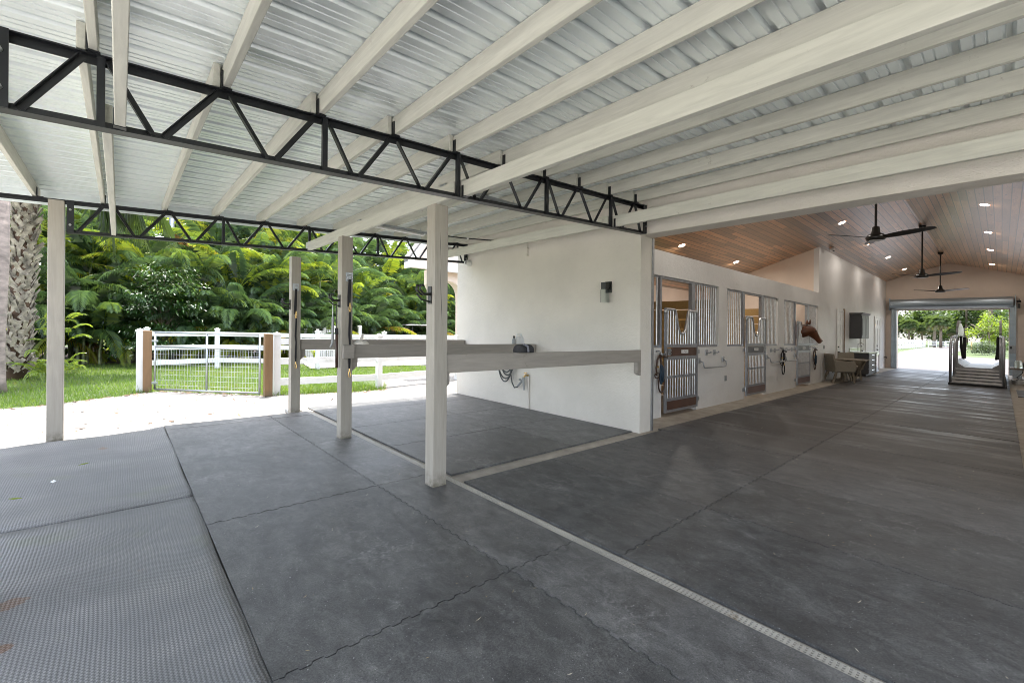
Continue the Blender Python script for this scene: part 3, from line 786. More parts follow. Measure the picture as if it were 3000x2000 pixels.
def truss(yt, label):
    t = empty('roof_truss', (2.5, yt, 2.6), label, 'truss', 'black steel roof trusses')
    def zt(x): return ct(x)
    def zbm(x): return ct(x) - 0.412
    xa, xb = (-0.50, 5.675)
    xs = -1.46 if yt > 5 else -0.52
    m = MB()
    m.prism([(xs, zt(xs) - 0.050), (xb, zt(xb) - 0.050), (xb, zt(xb)), (xs, zt(xs))], (0, yt - 0.004, 0), (1, 0, 0), (0, 0, 1), (0, 1, 0), 0.008)
    m.prism([(xs, zt(xs) - 0.007), (xb, zt(xb) - 0.007), (xb, zt(xb)), (xs, zt(xs))], (0, yt - 0.046, 0), (1, 0, 0), (0, 0, 1), (0, 1, 0), 0.0419)
    m.prism([(xs, zt(xs) - 0.007), (xb, zt(xb) - 0.007), (xb, zt(xb)), (xs, zt(xs))], (0, yt + 0.0041, 0), (1, 0, 0), (0, 0, 1), (0, 1, 0), 0.042)
    m.build('top_chord', 'black_steel', t)
    m = MB()
    m.prism([(xa, zbm(xa)), (xb, zbm(xb)), (xb, zbm(xb) + 0.046), (xa, zbm(xa) + 0.046)], (0, yt - 0.004, 0), (1, 0, 0), (0, 0, 1), (0, 1, 0), 0.008)
    m.prism([(xa, zbm(xa)), (xb, zbm(xb)), (xb, zbm(xb) + 0.007), (xa, zbm(xa) + 0.007)], (0, yt - 0.046, 0), (1, 0, 0), (0, 0, 1), (0, 1, 0), 0.0419)
    m.prism([(xa, zbm(xa)), (xb, zbm(xb)), (xb, zbm(xb) + 0.007), (xa, zbm(xa) + 0.007)], (0, yt + 0.0041, 0), (1, 0, 0), (0, 0, 1), (0, 1, 0), 0.042)
    m.build('bottom_chord', 'black_steel', t)
    for (x0, x1) in ((-0.50, -0.435), (5.585, 5.673)):
        m = MB(); m.prism([(x0, zbm(x0) + .001), (x1, zbm(x1) + .001), (x1, zt(x1) - .001), (x0, zt(x0) - .001)], (0, yt - 0.058, 0), (1, 0, 0), (0, 0, 1), (0, 1, 0), 0.010)
        pl = m.build('end_plate', 'black_steel', t)
        for q in (0.10, 0.29):
            b = MB(); xm = (x0 + x1) / 2
            b.tube([(xm, yt - 0.055, zbm(xm) + q), (xm, yt - 0.085, zbm(xm) + q)], 0.014, 6); b.build('bolt', 'bolt_steel', t)
    top = [x + 0.0 for x in PX[2:]]
    def diag(xa_, xb_):
        m = MB(); p0 = Vector((xa_, yt - 0.024, zt(xa_) - 0.03)); p1 = Vector((xb_, yt - 0.024, zbm(xb_) + 0.022))
        d = (p1 - p0).normalized(); n = Vector((0, -1, 0)); sde = d.cross(n)
        m.bar(p0 + Vector((0, 0.012, 0)), p1 + Vector((0, 0.012, 0)), 0.036, 0.005, up=(0, 1, 0))
        off = sde * 0.0155
        m.bar(p0 + off + Vector((0, -0.008, 0)), p1 + off + Vector((0, -0.008, 0)), 0.005, 0.034, up=(0, 1, 0))
        m.build('diagonal', 'black_steel', t)
    mids = [(a + b) / 2 for a, b in zip(top, top[1:])]
    diag(top[0] - 0.02, top[0] - 0.255)
    for i, xm in enumerate(mids):
        diag(top[i] + 0.055 + (0.04 if i % 2 == 0 else 0), xm - 0.028); diag(top[i + 1] - 0.02, xm + 0.028)
    diag(top[-1] + 0.03, 5.56)
    for i in range(0, 10, 2):
        xv = top[i] + 0.062
        m = MB(); m.box(xv - 0.02, xv + 0.016, yt - 0.040, yt - 0.0045, zbm(xv) + 0.008, zt(xv) - 0.008)
        m.build('vertical', 'black_steel', t)
    for xp in PX[(0 if yt > 5 else 2):]:
        m = MB(); z0 = ct(xp) + 0.001
        m.box(xp - 0.001, xp + 0.0065, yt - 0.062, yt + 0.036, z0, z0 + 0.115); m.box(xp + 0.0066, xp + 0.058, yt - 0.062, yt + 0.036, z0, z0 + 0.009)
        m.build('purlin_clip', 'black_steel', t)
    for xp in (-0.05, 2.405, 4.86):
        m = MB(); z0 = zbm(xp) + 0.0075
        m.box(xp + 0.0165, xp + 0.0215, yt - 0.075, yt - 0.047, z0, z0 + 0.11); m.box(xp + 0.0165, xp + 0.074, yt - 0.10, yt - 0.05, z0 - 0.0005, z0 + 0.0045)
        m.build('beam_clip', 'black_steel', t)
    return t
truss(3.49, 'near black steel lattice truss spanning from the left to the barn corner')
truss(7.87, 'far black steel lattice truss in front of the palms')

def post(x, y, z0, z1, label):
    p = MB(); p.box(x, x + 0.145, y, y + 0.140, z0, z1)
    return tag(p.build('timber_post', 'post_paint', bevel=0.006), label, 'post', 'painted timber posts')
near_post = post(2.130, 3.44, -0.02, 2.585, 'tan timber post nearest the camera, beside the drain')
post(2.117, 5.64, -0.02, 2.605, 'tan timber post with black strap and tools hanging, middle of three')
post(2.110, 7.81, -0.02, 2.575, 'tan timber post with black strap, at the sunlit edge of the mats')
post(-0.665, 7.84, -0.14, 2.93, 'tan timber post carrying the far truss, in front of the palm trunks')
post(-0.665, 3.42, -0.14, 2.93, 'tan timber post carrying the near truss, left of the frame')

t = MB()
for pts in ([(2.186, 2.33), (2.194, 2.18), (2.200, 2.02)], [(2.190, 1.99), (2.199, 1.80), (2.208, 1.62), (2.216, 1.47)]):
    t.tube([(x, 3.4398, z) for x, z in pts], [0.0006] + [0.0022] * (len(pts) - 2) + [0.0006], 4)
t.build('crack', 'ink', near_post)
def rail(y, label, cleatl=True):
    r = empty('tie_rail', (3.9, y, 1.03), label, 'rail', 'timber rails of the wash bays')
    m = MB(); m.box(2.276, 5.615, y + 0.012, y + 0.052, 1.030, 1.205); m.build('board', 'rail_paint', r, bevel=0.004)
    m = MB(); m.prism([(2.276, 0.86), (2.35, 0.925), (2.35, 1.203), (2.276, 1.203)], (0, y + 0.0525, 0), (1, 0, 0), (0, 0, 1), (0, 1, 0), 0.04); m.build('cleat', 'rail_paint', r)
    m = MB(); m.prism([(5.60, 0.87), (5.676, 0.83), (5.676, 1.20), (5.60, 1.20)], (0, y + 0.0525, 0), (1, 0, 0), (0, 0, 1), (0, 1, 0), 0.07); m.build('wall_bracket', 'rail_paint', r)
    return r
rail(3.46, 'nearest tan timber rail from the near post to the cream wall')
r2 = rail(5.63, 'middle tan timber rail ending in a squared block under the bottles')
m = MB(); m.box(2.125, 2.27, 5.585, 5.636, 1.03, 1.205); m.build('post_block', 'rail_paint', r2, bevel=0.004)
rail(7.83, 'farthest tan timber rail, in front of the white fence')
# ------------------------------------------------------------------ stall fronts
def stall(gl, dx, gr, hinge_right, label, pmat, kmat, base):
    """gl, gr: grille spans, dx: door span"""
    r = empty('horse_stall', (dx[0], YS, 0), label, 'horse stall', 'barred stall fronts along the aisle')
    yf = YS + 0.05
    for (a, b), jl in ((gl, False), (gr, True)):
        m = MB()
        m.box(a, b, yf - 0.02, yf + 0.02, 2.425, 2.463); m.box(a, b, yf - 0.02, yf + 0.02, 1.203, 1.245)
        n = max(3, round((b - a) / 0.105)); st = (b - a) / n
        m.build('grille_frame', 'alu_frame', r)
        m = MB()
        for k in range(n):
            x = a + st * (k + 0.5); m.tube([(x, yf, 1.244), (x, yf, 2.426)], 0.0165, 8, False)
        m.build('bar_grille', 'alu_bar', r, smooth=True)
    m = MB(); m.box(gl[1], dx[0], yf - 0.035, yf + 0.035, 1.20, 2.465); m.box(dx[1], gr[0], yf - 0.035, yf + 0.035, 1.20, 2.465)
    m.box(dx[0], dx[1], yf - 0.03, yf + 0.03, 2.42, 2.463)
    m.build('jamb', 'alu_frame', r)
    x0, x1 = base; yd = YS - 0.03
    d = MB()
    d.box(x0, x0 + 0.05, yd - 0.02, yd + 0.02, 0.05, 1.90); d.box(x1 - 0.05, x1, yd - 0.02, yd + 0.02, 0.05, 1.90)
    for za, zb in ((0.05, 0.095), (0.25, 0.30), (0.655, 0.70), (0.985, 1.045), (1.205, 1.265)): d.box(x0 + 0.05, x1 - 0.05, yd - 0.018, yd + 0.018, za, zb)
    door = d.build('stall_door', 'alu_frame', r)
    m = MB(); n = 12
    W_ = x1 - x0 - 0.1
    def yoke(u):
        # height of the dipped top rail at u in 0..1
        c = 0.5
        if u < 0.26 or u > 0.74: return 1.885
        q = abs(u - c) / 0.24
        return 1.885 - 0.43 * (0.5 + 0.5 * cos(pi * min(1, q) ** 1.7))
    for k in range(n):
        u = (k + 0.5) / n; x = x0 + 0.05 + W_ * u
        m.tube([(x, yd, 0.299), (x, yd, 0.656)], 0.015, 7, False); m.tube([(x, yd, 0.699), (x, yd, 0.986)], 0.015, 7, False)
        m.tube([(x, yd, 1.264), (x, yd, yoke(u) - 0.01)], 0.015, 7, False)
    bg = m.build('door_bar_grille', 'alu_bar', r, smooth=True); bg.parent = door
    m = MB(); pts = [(x0 + 0.01, yd, 1.80), (x0 + 0.012, yd, 1.86)]
    for k in range(41):
        u = k / 40; pts.append((x0 + 0.04 + (x1 - x0 - 0.08) * u, yd, yoke(u)))
    pts += [(x1 - 0.012, yd, 1.86), (x1 - 0.01, yd, 1.80)]
    m.tube(pts, 0.026, 10); yr = m.build('yoke_rail', 'alu_bar', r, smooth=True); yr.parent = door
    def plate(a, b, za, zb, nm, mt, y=yd - 0.02):
        h = (zb - za) / 2; zc = (za + zb) / 2; poly = []
        for k in range(9):
            t = radians(90 + k * 22.5); poly.append((a + 0.03 + 0.03 * cos(t), zc + h * sin(t)))
        for k in range(9):
            t = radians(-90 + k * 22.5); poly.append((b - 0.03 + 0.03 * cos(t), zc + h * sin(t)))
        m = MB(); m.prism(poly, (0, y, 0), (1, 0, 0), (0, 0, 1), (0, 1, 0), 0.012); o = m.build(nm, mt, r); o.parent = door; return o
    pa, pb = (x0 + 0.19, x1 - 0.06) if hinge_right else (x0 + 0.06, x1 - 0.19)
    plate(pa, pb, 1.048, 1.202, 'name_panel', pmat); plate(x0 + 0.055, x1 - 0.055, 0.098, 0.248, 'kick_panel', kmat)
    xc = (pa + pb) / 2
    m = MB(); m.box(xc - 0.13, xc + 0.13, yd - 0.030, yd - 0.0205, 1.095, 1.158); o = m.build('name_plate', 'plate_white', r); o.parent = door
    m = MB(); m.tube([(xc - 0.06, yd - 0.031, 1.125), (xc - 0.02, yd - 0.031, 1.132), (xc + 0.02, yd - 0.031, 1.122), (xc + 0.07, yd - 0.031, 1.128)], 0.004, 5); o = m.build('handwriting', 'ink', r); o.parent = door
    xl = x0 + 0.12 if hinge_right else x1 - 0.12
    m = MB(); m.box(xl - 0.05, xl + 0.05, yd - 0.026, yd - 0.012, 1.06, 1.19); m.tube([(xl, yd - 0.026, 1.10), (xl, yd - 0.06, 1.10)], 0.012, 6); m.tube([(xl, yd - 0.026, 1.15), (xl, yd - 0.06, 1.15)], 0.012, 6)
    o = m.build('latch', 'galvanised', r); o.parent = door
    xh = x1 if hinge_right else x0; sg = 1 if hinge_right else -1
    for zh in (0.20, 1.12):
        m = MB(); m.tube([(xh + sg * 0.02, yd, zh - 0.05), (xh + sg * 0.02, yd, zh + 0.05)], 0.018, 8); m.box(xh + sg * 0.03, xh + sg * 0.13, YS - 0.022, YS - 0.004, zh - 0.04, zh + 0.04); m.build('hinge', 'galvanised', r)
    return r
stall((6.71, 7.07), (7.13, 8.25), (8.38, 9.41), True, 'nearest stall front with brown door panels and dipped yoke', 'panel_brown', 'panel_brown', (7.16, 8.38))
stall((9.85, 10.76), (10.87, 11.94), (12.09, 13.11), False, 'middle stall front with grey name panel and mauve kick panel', 'panel_grey', 'panel_mauve', (10.84, 12.08))
stall((13.59, 14.58), (14.68, 15.80), (15.95, 16.88), False, 'farthest stall front, with the horse looking out', 'panel_grey', 'panel_mauve', (14.64, 15.90))

# wall hooks, blanket bars, sockets, bridles
def hook(x, z, label, group='bridle hooks on the stall wall'):
    r = empty('tack_hook', (x, YS, z), label, 'hook', group)
    m = MB(); m.box(x - 0.055, x + 0.055, YS - 0.010, YS - 0.001, z - 0.055, z + 0.055); m.build('backplate', 'galvanised', r, bevel=0.002)
    m = MB(); m.tube([(x, YS - 0.01, z), (x, YS - 0.07, z), (x + 0.01, YS - 0.10, z + 0.02)], [0.014, 0.014, 0.018], 8); m.tube([(x - 0.05, YS - 0.08, z + 0.005), (x + 0.05, YS - 0.08, z + 0.005)], 0.010, 6); m.build('prong', 'galvanised', r)
hook(8.85, 1.088, 'square tack hook right of the nearest stall door, nearer of two')
hook(9.21, 1.088, 'square tack hook right of the nearest stall door, farther of two')
hook(12.55, 1.085, 'square tack hook left of the bridle between stall doors, first'); hook(12.85, 1.085, 'square tack hook left of the bridle between stall doors, second')
hook(13.80, 1.09, 'square tack hook beside the farthest stall door, first'); hook(14.25, 1.09, 'square tack hook beside the farthest stall door, second')
def blanket_bar(x0, x1, z, label):
    r = empty('blanket_bar', (x0, YS, z), label, 'blanket bar', 'fold out blanket bars')
    for x in (x0, x1):
        m = MB(); m.box(x - 0.045, x + 0.045, YS - 0.028, YS - 0.001, z - 0.055, z + 0.055); m.build('bracket', 'galvanised', r, bevel=0.004)
    m = MB(); m.tube([(x0 + 0.01, YS - 0.03, z), (x0 + 0.03, YS - 0.09, z - 0.03), (x0 + 0.03, YS - 0.10, z - 0.10), (x0 + 0.07, YS - 0.10, z - 0.135), (x1 - 0.07, YS - 0.10, z - 0.135), (x1 - 0.03, YS - 0.10, z - 0.10), (x1 - 0.03, YS - 0.09, z - 0.03), (x1 - 0.01, YS - 0.03, z)], 0.013, 8); m.build('bar', 'galvanised', r, smooth=True)
blanket_bar(8.50, 9.62, 0.93, 'folded blanket bar right of the nearest stall door')
blanket_bar(12.22, 13.35, 0.92, 'folded blanket bar behind the bridle between the stall doors')
blanket_bar(13.45, 14.50, 0.92, 'folded blanket bar just left of the farthest stall door')
def socket(x, z, label, mt='grey_plastic', hh=0.06):
    m = MB(); m.box(x - 0.05, x + 0.05, YS - 0.014, YS - 0.001, z - hh, z + hh); m.box(x - 0.03, x + 0.03, YS - 0.022, YS - 0.0145, z - hh + 0.02, z + hh - 0.02)
    tag(m.build('wall_socket', mt, bevel=0.003), label, 'socket', 'wall sockets')
socket(9.78, 0.52, 'grey socket cover low on the wall between the first stalls'); socket(17.64, 1.13, 'switch box on the wall behind the horse muzzle')
def bridle(x, z, label, cols, kind):
    r = empty('bridle', (x, YS - 0.05, z), label, 'bridle', 'halters and bridles hung on the stall wall')
    y = YS - 0.05
    m = MB()
    m.tube([(x - 0.02, YS - 0.005, z + 0.05), (x - 0.02, y - 0.03, z + 0.06), (x - 0.02, y - 0.06, z), (x, y - 0.07, z - 0.02)], 0.014, 8); m.tube([(x + 0.10, YS - 0.005, z + 0.02), (x + 0.10, y - 0.05, z), (x + 0.13, y - 0.05, z + 0.05)], 0.012, 8)
    m.build('hanger', 'galvanised', r, smooth=True)
    m = MB()
    m.tube([(x, y - 0.02, z), (x - 0.07, y - 0.01, z - 0.09), (x - 0.09, y, z - 0.22), (x - 0.08, y, z - 0.36)], 0.016, 6)
    m.tube([(x, y - 0.02, z), (x + 0.02, y - 0.03, z - 0.14), (x + 0.05, y - 0.02, z - 0.32), (x + 0.08, y - 0.01, z - 0.40)], 0.018, 6)
    m.tube([(x, y - 0.03, z - 0.02), (x + 0.12, y - 0.04, z - 0.04), (x + 0.2, y - 0.04, z - 0.05)], 0.02, 6)
    loop = [(x + 0.07 + 0.10 * sin(t), y - 0.01, z - 0.52 - 0.14 * cos(t)) for t in [2 * pi * k / 16 for k in range(17)]]
    m.tube(loop, 0.014, 6, False)
    loop = [(x - 0.08 + 0.08 * cos(t), y - 0.015, z - 0.36 - 0.045 * sin(t)) for t in [2 * pi * k / 12 for k in range(13)]]
    m.tube(loop, 0.012, 6, False)
    m.build('strap', cols[0], r, smooth=True)
    m = MB()
    if kind:
        for k in range(4):
            loop = [(x + 0.02 + 0.035 * cos(t) + k * 0.006, y - 0.03 - k * 0.006, z - 0.34 - 0.17 * sin(t) * (1 - 0.08 * k)) for t in [2 * pi * q / 16 for q in range(17)]]
            m.tube(loop, 0.013, 6, False)
        m.tube([(x + 0.02, y - 0.04, z - 0.22), (x + 0.02, y - 0.04, z - 0.44)], 0.032, 7)
    else:
        m.tube([(x + 0.03, y - 0.04, z - 0.08), (x + 0.05, y - 0.04, z - 0.30)], 0.03, 7)
    m.build('lead_rope', cols[1], r, smooth=True)
    m = MB()
    for dx, dz in ((-0.085, -0.21), (0.05, -0.1), (0.085, -0.40), (0.0, -0.30)): m.lathe((x + dx, y - 0.03, z + dz), [(0.0, -0.02), (0.018, -0.012), (0.018, 0.012), (0.0, 0.02)], 8)
    m.build('buckle', 'brass', r)
bridle(6.93, 1.09, 'brown leather halter with dark blue rope, left of the nearest stall door', ('leather', 'blue_rope'), 1)
bridle(13.28, 1.09, 'black bridle hanging between the middle and farthest stall doors', ('nylon_black', 'nylon_black'), 0)
bridle(16.28, 1.09, 'halter with long blue lead rope below the horse muzzle', ('leather', 'blue_rope'), 1)

# caged fan in the nearest stall
r = empty('stall_fan', (8.3, 5.2, 2.3), 'black caged fan hung high in the nearest stall', 'fan')
m = MB()
for q in range(6):
    rad = 0.05 + 0.045 * q
    m.tube([(8.3 + 0.08, 5.2 + rad * cos(t), 2.42 + rad * sin(t)) for t in [2 * pi * k / 20 for k in range(21)]], 0.006, 4, False)
m.tube([(8.35, 5.2 + 0.285 * cos(t), 2.42 + 0.285 * sin(t)) for t in [2 * pi * k / 20 for k in range(21)]], 0.03, 6, False)
m.build('cage', 'black_metal', r)
m = MB(); m.tube([(8.2, 5.2, 2.42), (8.45, 5.2, 2.42)], 0.08, 10)
for k in range(3):
    t = 2 * pi * k / 3; m.bar((8.36, 5.2, 2.42), (8.36, 5.2 + 0.25 * cos(t), 2.42 + 0.25 * sin(t)), 0.02, 0.12, (1, 0, 0.5))
m.tube([(8.4, 5.2, 2.6), (8.4, 5.2, 3.95)], 0.015, 6); m.build('motor', 'black_metal', r)

# ------------------------------------------------------------------ horse
def horse():
    t_ = empty('horse', (15.3, 4.6, 0), 'chestnut horse with white blaze looking out of the farthest stall', 'horse')
    o = Vector(t_['_o'])
    A = Vector((0.745, -0.667, 0))       # direction the face points
    poll = Vector((15.18, 3.83, 1.74))
    me = bpy.data.meshes.new('body'); vs = []; es = []; rs = []
    def v(p, r, parent=None):
        vs.append(Vector(p)); rs.append(r)
        if parent is not None: es.append((parent, len(vs) - 1))
        return len(vs) - 1
    root = v((15.45, 6.3, 1.28), 0.33)
    loin = v((15.42, 5.9, 1.26), 0.32, root); barrel = v((15.40, 5.4, 1.22), 0.33, loin); chest = v((15.36, 4.95, 1.22), 0.29, barrel)
    nk = v((15.30, 4.62, 1.38), 0.20, chest); nk2 = v((15.22, 4.28, 1.54), 0.185, nk); nk3 = v((15.17, 4.00, 1.60), 0.195, nk2)
    cr = v((15.18, 3.86, 1.63), 0.180, nk3)
    d = Vector((A.x * 0.66, A.y * 0.66, -0.75)).normalized()
    h1 = v(poll + d * 0.10 + Vector((0.0, 0, -0.02)), 0.172, cr); h2 = v(poll + d * 0.21, 0.160, h1); h3 = v(poll + d * 0.33, 0.112, h2); h4 = v(poll + d * 0.45, 0.080, h3)
    h5 = v(poll + d * 0.54, 0.088, h4); v(poll + d * 0.60, 0.066, h5)
    rump = v((15.46, 6.65, 1.22), 0.28, root); v((15.46, 6.88, 1.12), 0.14, rump)
    for sx in (-1, 1):
        a = v((15.36 + sx * 0.17, 4.98, 0.95), 0.13, chest); b_ = v((15.36 + sx * 0.18, 4.95, 0.52), 0.062, a); c = v((15.36 + sx * 0.18, 4.96, 0.14), 0.042, b_); v((15.36 + sx * 0.18, 4.93, 0.03), 0.06, c)
        a = v((15.46 + sx * 0.18, 6.55, 0.92), 0.16, rump); b_ = v((15.46 + sx * 0.18, 6.78, 0.55), 0.07, a); c = v((15.46 + sx * 0.18, 6.72, 0.16), 0.045, b_); v((15.46 + sx * 0.18, 6.69, 0.03), 0.06, c)
    me.from_pydata([W(*p) - o for p in vs], es, []); me.update()
    ob = bpy.data.objects.new('body', me); COL.objects.link(ob); ob.parent = t_; ob['_o'] = tuple(o)
    me.materials.append(MATS['chestnut_coat'])
    sk = ob.modifiers.new('skin', 'SKIN'); ob.modifiers.new('sub', 'SUBSURF').levels = 2; ob.modifiers['sub'].render_levels = 2
    for i, rr in enumerate(rs):
        s = me.skin_vertices[0].data[i]; s.radius = rr if isinstance(rr, tuple) else (rr, rr); s.use_root = (i == 0)
    dg = bpy.context.evaluated_depsgraph_get()
    m2 = bpy.data.meshes.new_from_object(ob.evaluated_get(dg)); ob.modifiers.clear(); ob.data = m2; m2.name = 'body'
    # flatten the jaw/cheek sides a little and mark the blaze
    side = d.cross(Vector((0, 0, 1))).normalized(); front = side.cross(d).normalized()
    if front.z < 0: front = -front
    at = m2.attributes.new('tint', 'FLOAT', 'POINT'); vals = []
    for vv in m2.vertices:
        p = vv.co + o; q = p - W(*poll); al = q.dot(d); sd = q.dot(side); fr = q.dot(front); tnt = 0.0
        if 0.05 < al < 0.62 and abs(sd) < 0.2 and p.y < 3.95:
            if abs(sd) < 0.045 + 0.03 * (al > 0.42) and fr > -0.005: tnt = 0.85
            if al > 0.50: tnt = max(tnt, 0.6)
        vals.append(tnt)
    at.data.foreach_set('value', vals); m2.shade_smooth()
    for vv in m2.vertices:
        q = vv.co + o - W(*poll); al = q.dot(d); sd = q.dot(side)
        if al > 0.06 and (vv.co + o).y < 3.95: vv.co -= side * (sd * min(0.30, (al - 0.06) * 1.5))
    m2.materials.clear(); m2.materials.append(MATS['chestnut_coat'])
    for sg in (-1, 1):
        e = MB(); b0 = poll + side * (0.055 * sg) + Vector((0, 0, 0.075))
        tip = b0 + Vector((0, 0, 0.155)) + side * 0.012 * sg + A * 0.03
        pts = [b0 + (tip - b0) * k for k in (0, .25, .5, .75, 1)]
        e.tube(pts, [0.028, 0.036, 0.033, 0.02, 0.003], 8); e.build('ear', 'chestnut_coat', t_, smooth=True)
        e = MB(); c = poll + d * 0.19 + side * (0.098 * sg) + front * 0.05
        e.lathe((c.x, c.y, c.z), [(0.001, -0.018), (0.018, -0.011), (0.024, 0), (0.018, 0.011), (0.001, 0.018)], 12); e.build('eye', 'ink', t_, smooth=True)
        e = MB(); c = poll + d * 0.545 + side * (0.058 * sg) + front * 0.035
        e.lathe((c.x, c.y, c.z), [(0.001, -0.02), (0.013, -0.01), (0.013, 0.01), (0.001, 0.02)], 8); e.build('nostril', 'ink', t_, smooth=True)
    e = MB()
    for k in range(26):
        u = k / 25; b0 = poll.lerp(Vector((15.26, 4.55, 1.66)), u) + Vector((0, 0, 0.085))
        e.tube([b0, b0 + Vector((-0.05, 0.02, -0.02)), b0 + Vector((-0.10 - R.random() * .03, 0.03, -0.16 - R.random() * .05))], [0.022, 0.02, 0.004], 5)
    e.build('mane', 'leather', t_, smooth=True)
    e = MB(); e.tube([(15.46, 6.9, 1.25), (15.46, 7.02, 1.1), (15.46, 7.05, 0.6)], [0.05, 0.07, 0.02], 8); e.build('tail', 'leather', t_, smooth=True)
horse()

# ------------------------------------------------------------------ ceiling fans and lamps
def fan(x, rot, label):
    t = empty('ceiling_fan', (x, RIDGE, 3.44), label, 'ceiling fan', 'ceiling fans on the ridge')
    z0 = 3.44
    m = MB(); m.tube([(x, RIDGE, z0 + 0.26), (x, RIDGE, 5.06)], 0.022, 8); m.build('down_rod', 'fan_black', t)
    m = MB(); m.lathe((x, RIDGE, 4.98), [(0.03, 0), (0.085, 0.05), (0.09, 0.11)], 14); m.build('canopy_cup', 'fan_black', t, smooth=True)
    m = MB(); m.lathe((x, RIDGE, z0), [(0.05, -0.01), (0.15, 0.0), (0.17, 0.05), (0.13, 0.11), (0.075, 0.14), (0.06, 0.26), (0.03, 0.28)], 18); m.build('motor_housing', 'fan_black', t, smooth=True)
    m = MB(); m.lathe((x, RIDGE, z0 - 0.012), [(0.02, 0), (0.10, 0.001), (0.11, 0.012)], 16); m.build('light_ring', 'plate_white', t)
    for k in range(3):
        a = rot + k * 2 * pi / 3; m = MB(); ca, sa = cos(a), sin(a); L = 0.92
        prof = []
        n = 10
        for i in range(n + 1):
            u = i / n; rr = 0.13 + (L - 0.13) * u
            wd = (0.055 + 0.065 * sin(min(1, u * 1.6) * pi / 2)) * (1 - 0.35 * u) * (1 if u < 0.93 else 0.55)
            tw = -0.30 * (1 - u * 0.5); zc = z0 + 0.05 + 0.03 * u
            for sgn in (-1, 1):
                off = sgn * wd - 0.03 * u
                for th in (-0.006, 0.006):
                    prof.append((x + ca * rr - sa * off * cos(tw), RIDGE + sa * rr + ca * off * cos(tw), zc + off * sin(tw) + th))
        fs = []
        for i in range(n):
            b = i * 4; c = b + 4
            fs += [(b, b + 2, c + 2, c), (b + 1, c + 1, c + 3, b + 3), (b, c, c + 1, b + 1), (b + 2, b + 3, c + 3, c + 2)]
        fs += [(0, 1, 3, 2), (4 * n, 4 * n + 2, 4 * n + 3, 4 * n + 1)]
        m.add(prof, fs); m.build('blade', 'fan_black', t)
fan(11.38, radians(18), 'nearest black ceiling fan, high over the aisle')
fan(19.10, radians(20), 'middle black ceiling fan on a long rod over the aisle')
fan(25.35, radians(8), 'farthest black ceiling fan, close to the rolling door')
lampn = 0
def downlight(x, y, label, power=2.6):
    t = empty('recessed_light', (x, y, ceil_z(y)), label, 'ceiling light', 'round recessed ceiling lights')
    sgn = 1 if y > RIDGE else -1; sl_ = -SL * sgn
    def disc(r0, r1, dz0, dz1):
        m = MB(); n = 20; vs = []
        for rr, dz in ((r0, dz0), (r1, dz1)):
            for k in range(n):
                a = 2 * pi * k / n; px, py = x + rr * cos(a), y + rr * sin(a)
                vs.append((px, py, ceil_z(y) + (py - y) * sl_ + dz))
        return m, vs, n
    m, vs, n = disc(0.075, 0.098, -0.014, -0.002); m.add(vs, [(k, (k + 1) % n, n + (k + 1) % n, n + k) for k in range(n)]); m.build('trim', 'plate_white', t)
    m, vs, n = disc(0.074, 0.001, -0.011, -0.011); m.add(vs, [(k, (k + 1) % n, n + (k + 1) % n, n + k) for k in range(n)]); m.build('lens', 'lamp_disc', t)
    l = bpy.data.lights.new('lamp', 'AREA'); l.shape = 'DISK'; l.size = 0.14; l.energy = power; l.color = (1.0, 0.92, 0.82)
    lo = bpy.data.objects.new('lamp', l); COL.objects.link(lo); lo.parent = t; lo.location = (0, 0, -0.03)
for k, xx in enumerate((7.4, 11.3, 15.2, 19.1, 22.8, 27.1)):
    downlight(xx, 3.03, 'lit recessed light in the left ceiling slope, %s from the opening' % ORD[k]); downlight(xx, 0.29, 'lit recessed light in the right ceiling slope, %s from the opening' % ORD[k])
downlight(11.3, 5.77, 'lit recessed light above the nearest stall', 8); downlight(14.95, 5.78, 'lit recessed light above the farthest stall', 8)
t = empty('ceiling_camera', (17.76, 3.80, 4.40), 'small white dome camera under the plank ceiling, above the cross wall', 'camera')
m = MB(); m.lathe((17.76, 3.80, 4.33), [(0.01, 0), (0.06, 0.01), (0.075, 0.05), (0.07, 0.13)], 14); m.build('housing', 'white_plastic', t, smooth=True)
m = MB(); m.lathe((17.74, 3.76, 4.325), [(0.004, 0), (0.03, 0.008), (0.034, 0.03)], 10); m.build('lens', 'ink', t)

# ------------------------------------------------------------------ rolling door
t = empty('rolling_door', (29.2, 1.7, 0), 'rolled up grey steel shutter over the far doorway', 'shutter door')
m = MB(); m.tube([(29.12, -0.33, 3.21), (29.12, 3.78, 3.21)], 0.235, 24); m.build('drum', 'steel_drum', t, smooth=False)
m = MB(); m.box(29.10, 29.20, -0.22, 3.60, 2.93, 2.99); m.build('bottom_bar', 'galvanised', t)
for y0 in (3.55, -0.42):
    m = MB(); m.box(29.20, 29.335, y0, y0 + 0.07, 0, 3.05); m.box(29.18, 29.335, y0 + 0.0705, y0 + 0.19, 0, 3.05); m.build('guide_rail', 'steel_drum', t)
    m = MB()
    for k in range(9): m.tube([(29.18, y0 + 0.13, 0.3 + k * 0.31), (29.165, y0 + 0.13, 0.3 + k * 0.31)], 0.016, 6)
    m.build('rivet', 'bolt_steel', t)
for y0 in (-0.40, 3.79):
    m = MB(); m.box(28.95, 29.335, y0, y0 + 0.02, 2.90, 3.50); m.build('end_bracket', 'steel_drum', t)
m = MB(); m.tube([(29.1, -0.42, 3.22), (29.1, -0.55, 3.22)], 0.05, 8); m.tube([(28.98, -0.5, 3.3), (29.2, -0.5, 3.3)], 0.02, 6); m.box(29.03, 29.18, -0.53, -0.45, 2.92, 3.12); m.build('winder', 'black_metal', t)
t = empty('control_box', (29.25, -0.36, 1.0), 'grey shutter control box beside the far doorway', 'box')
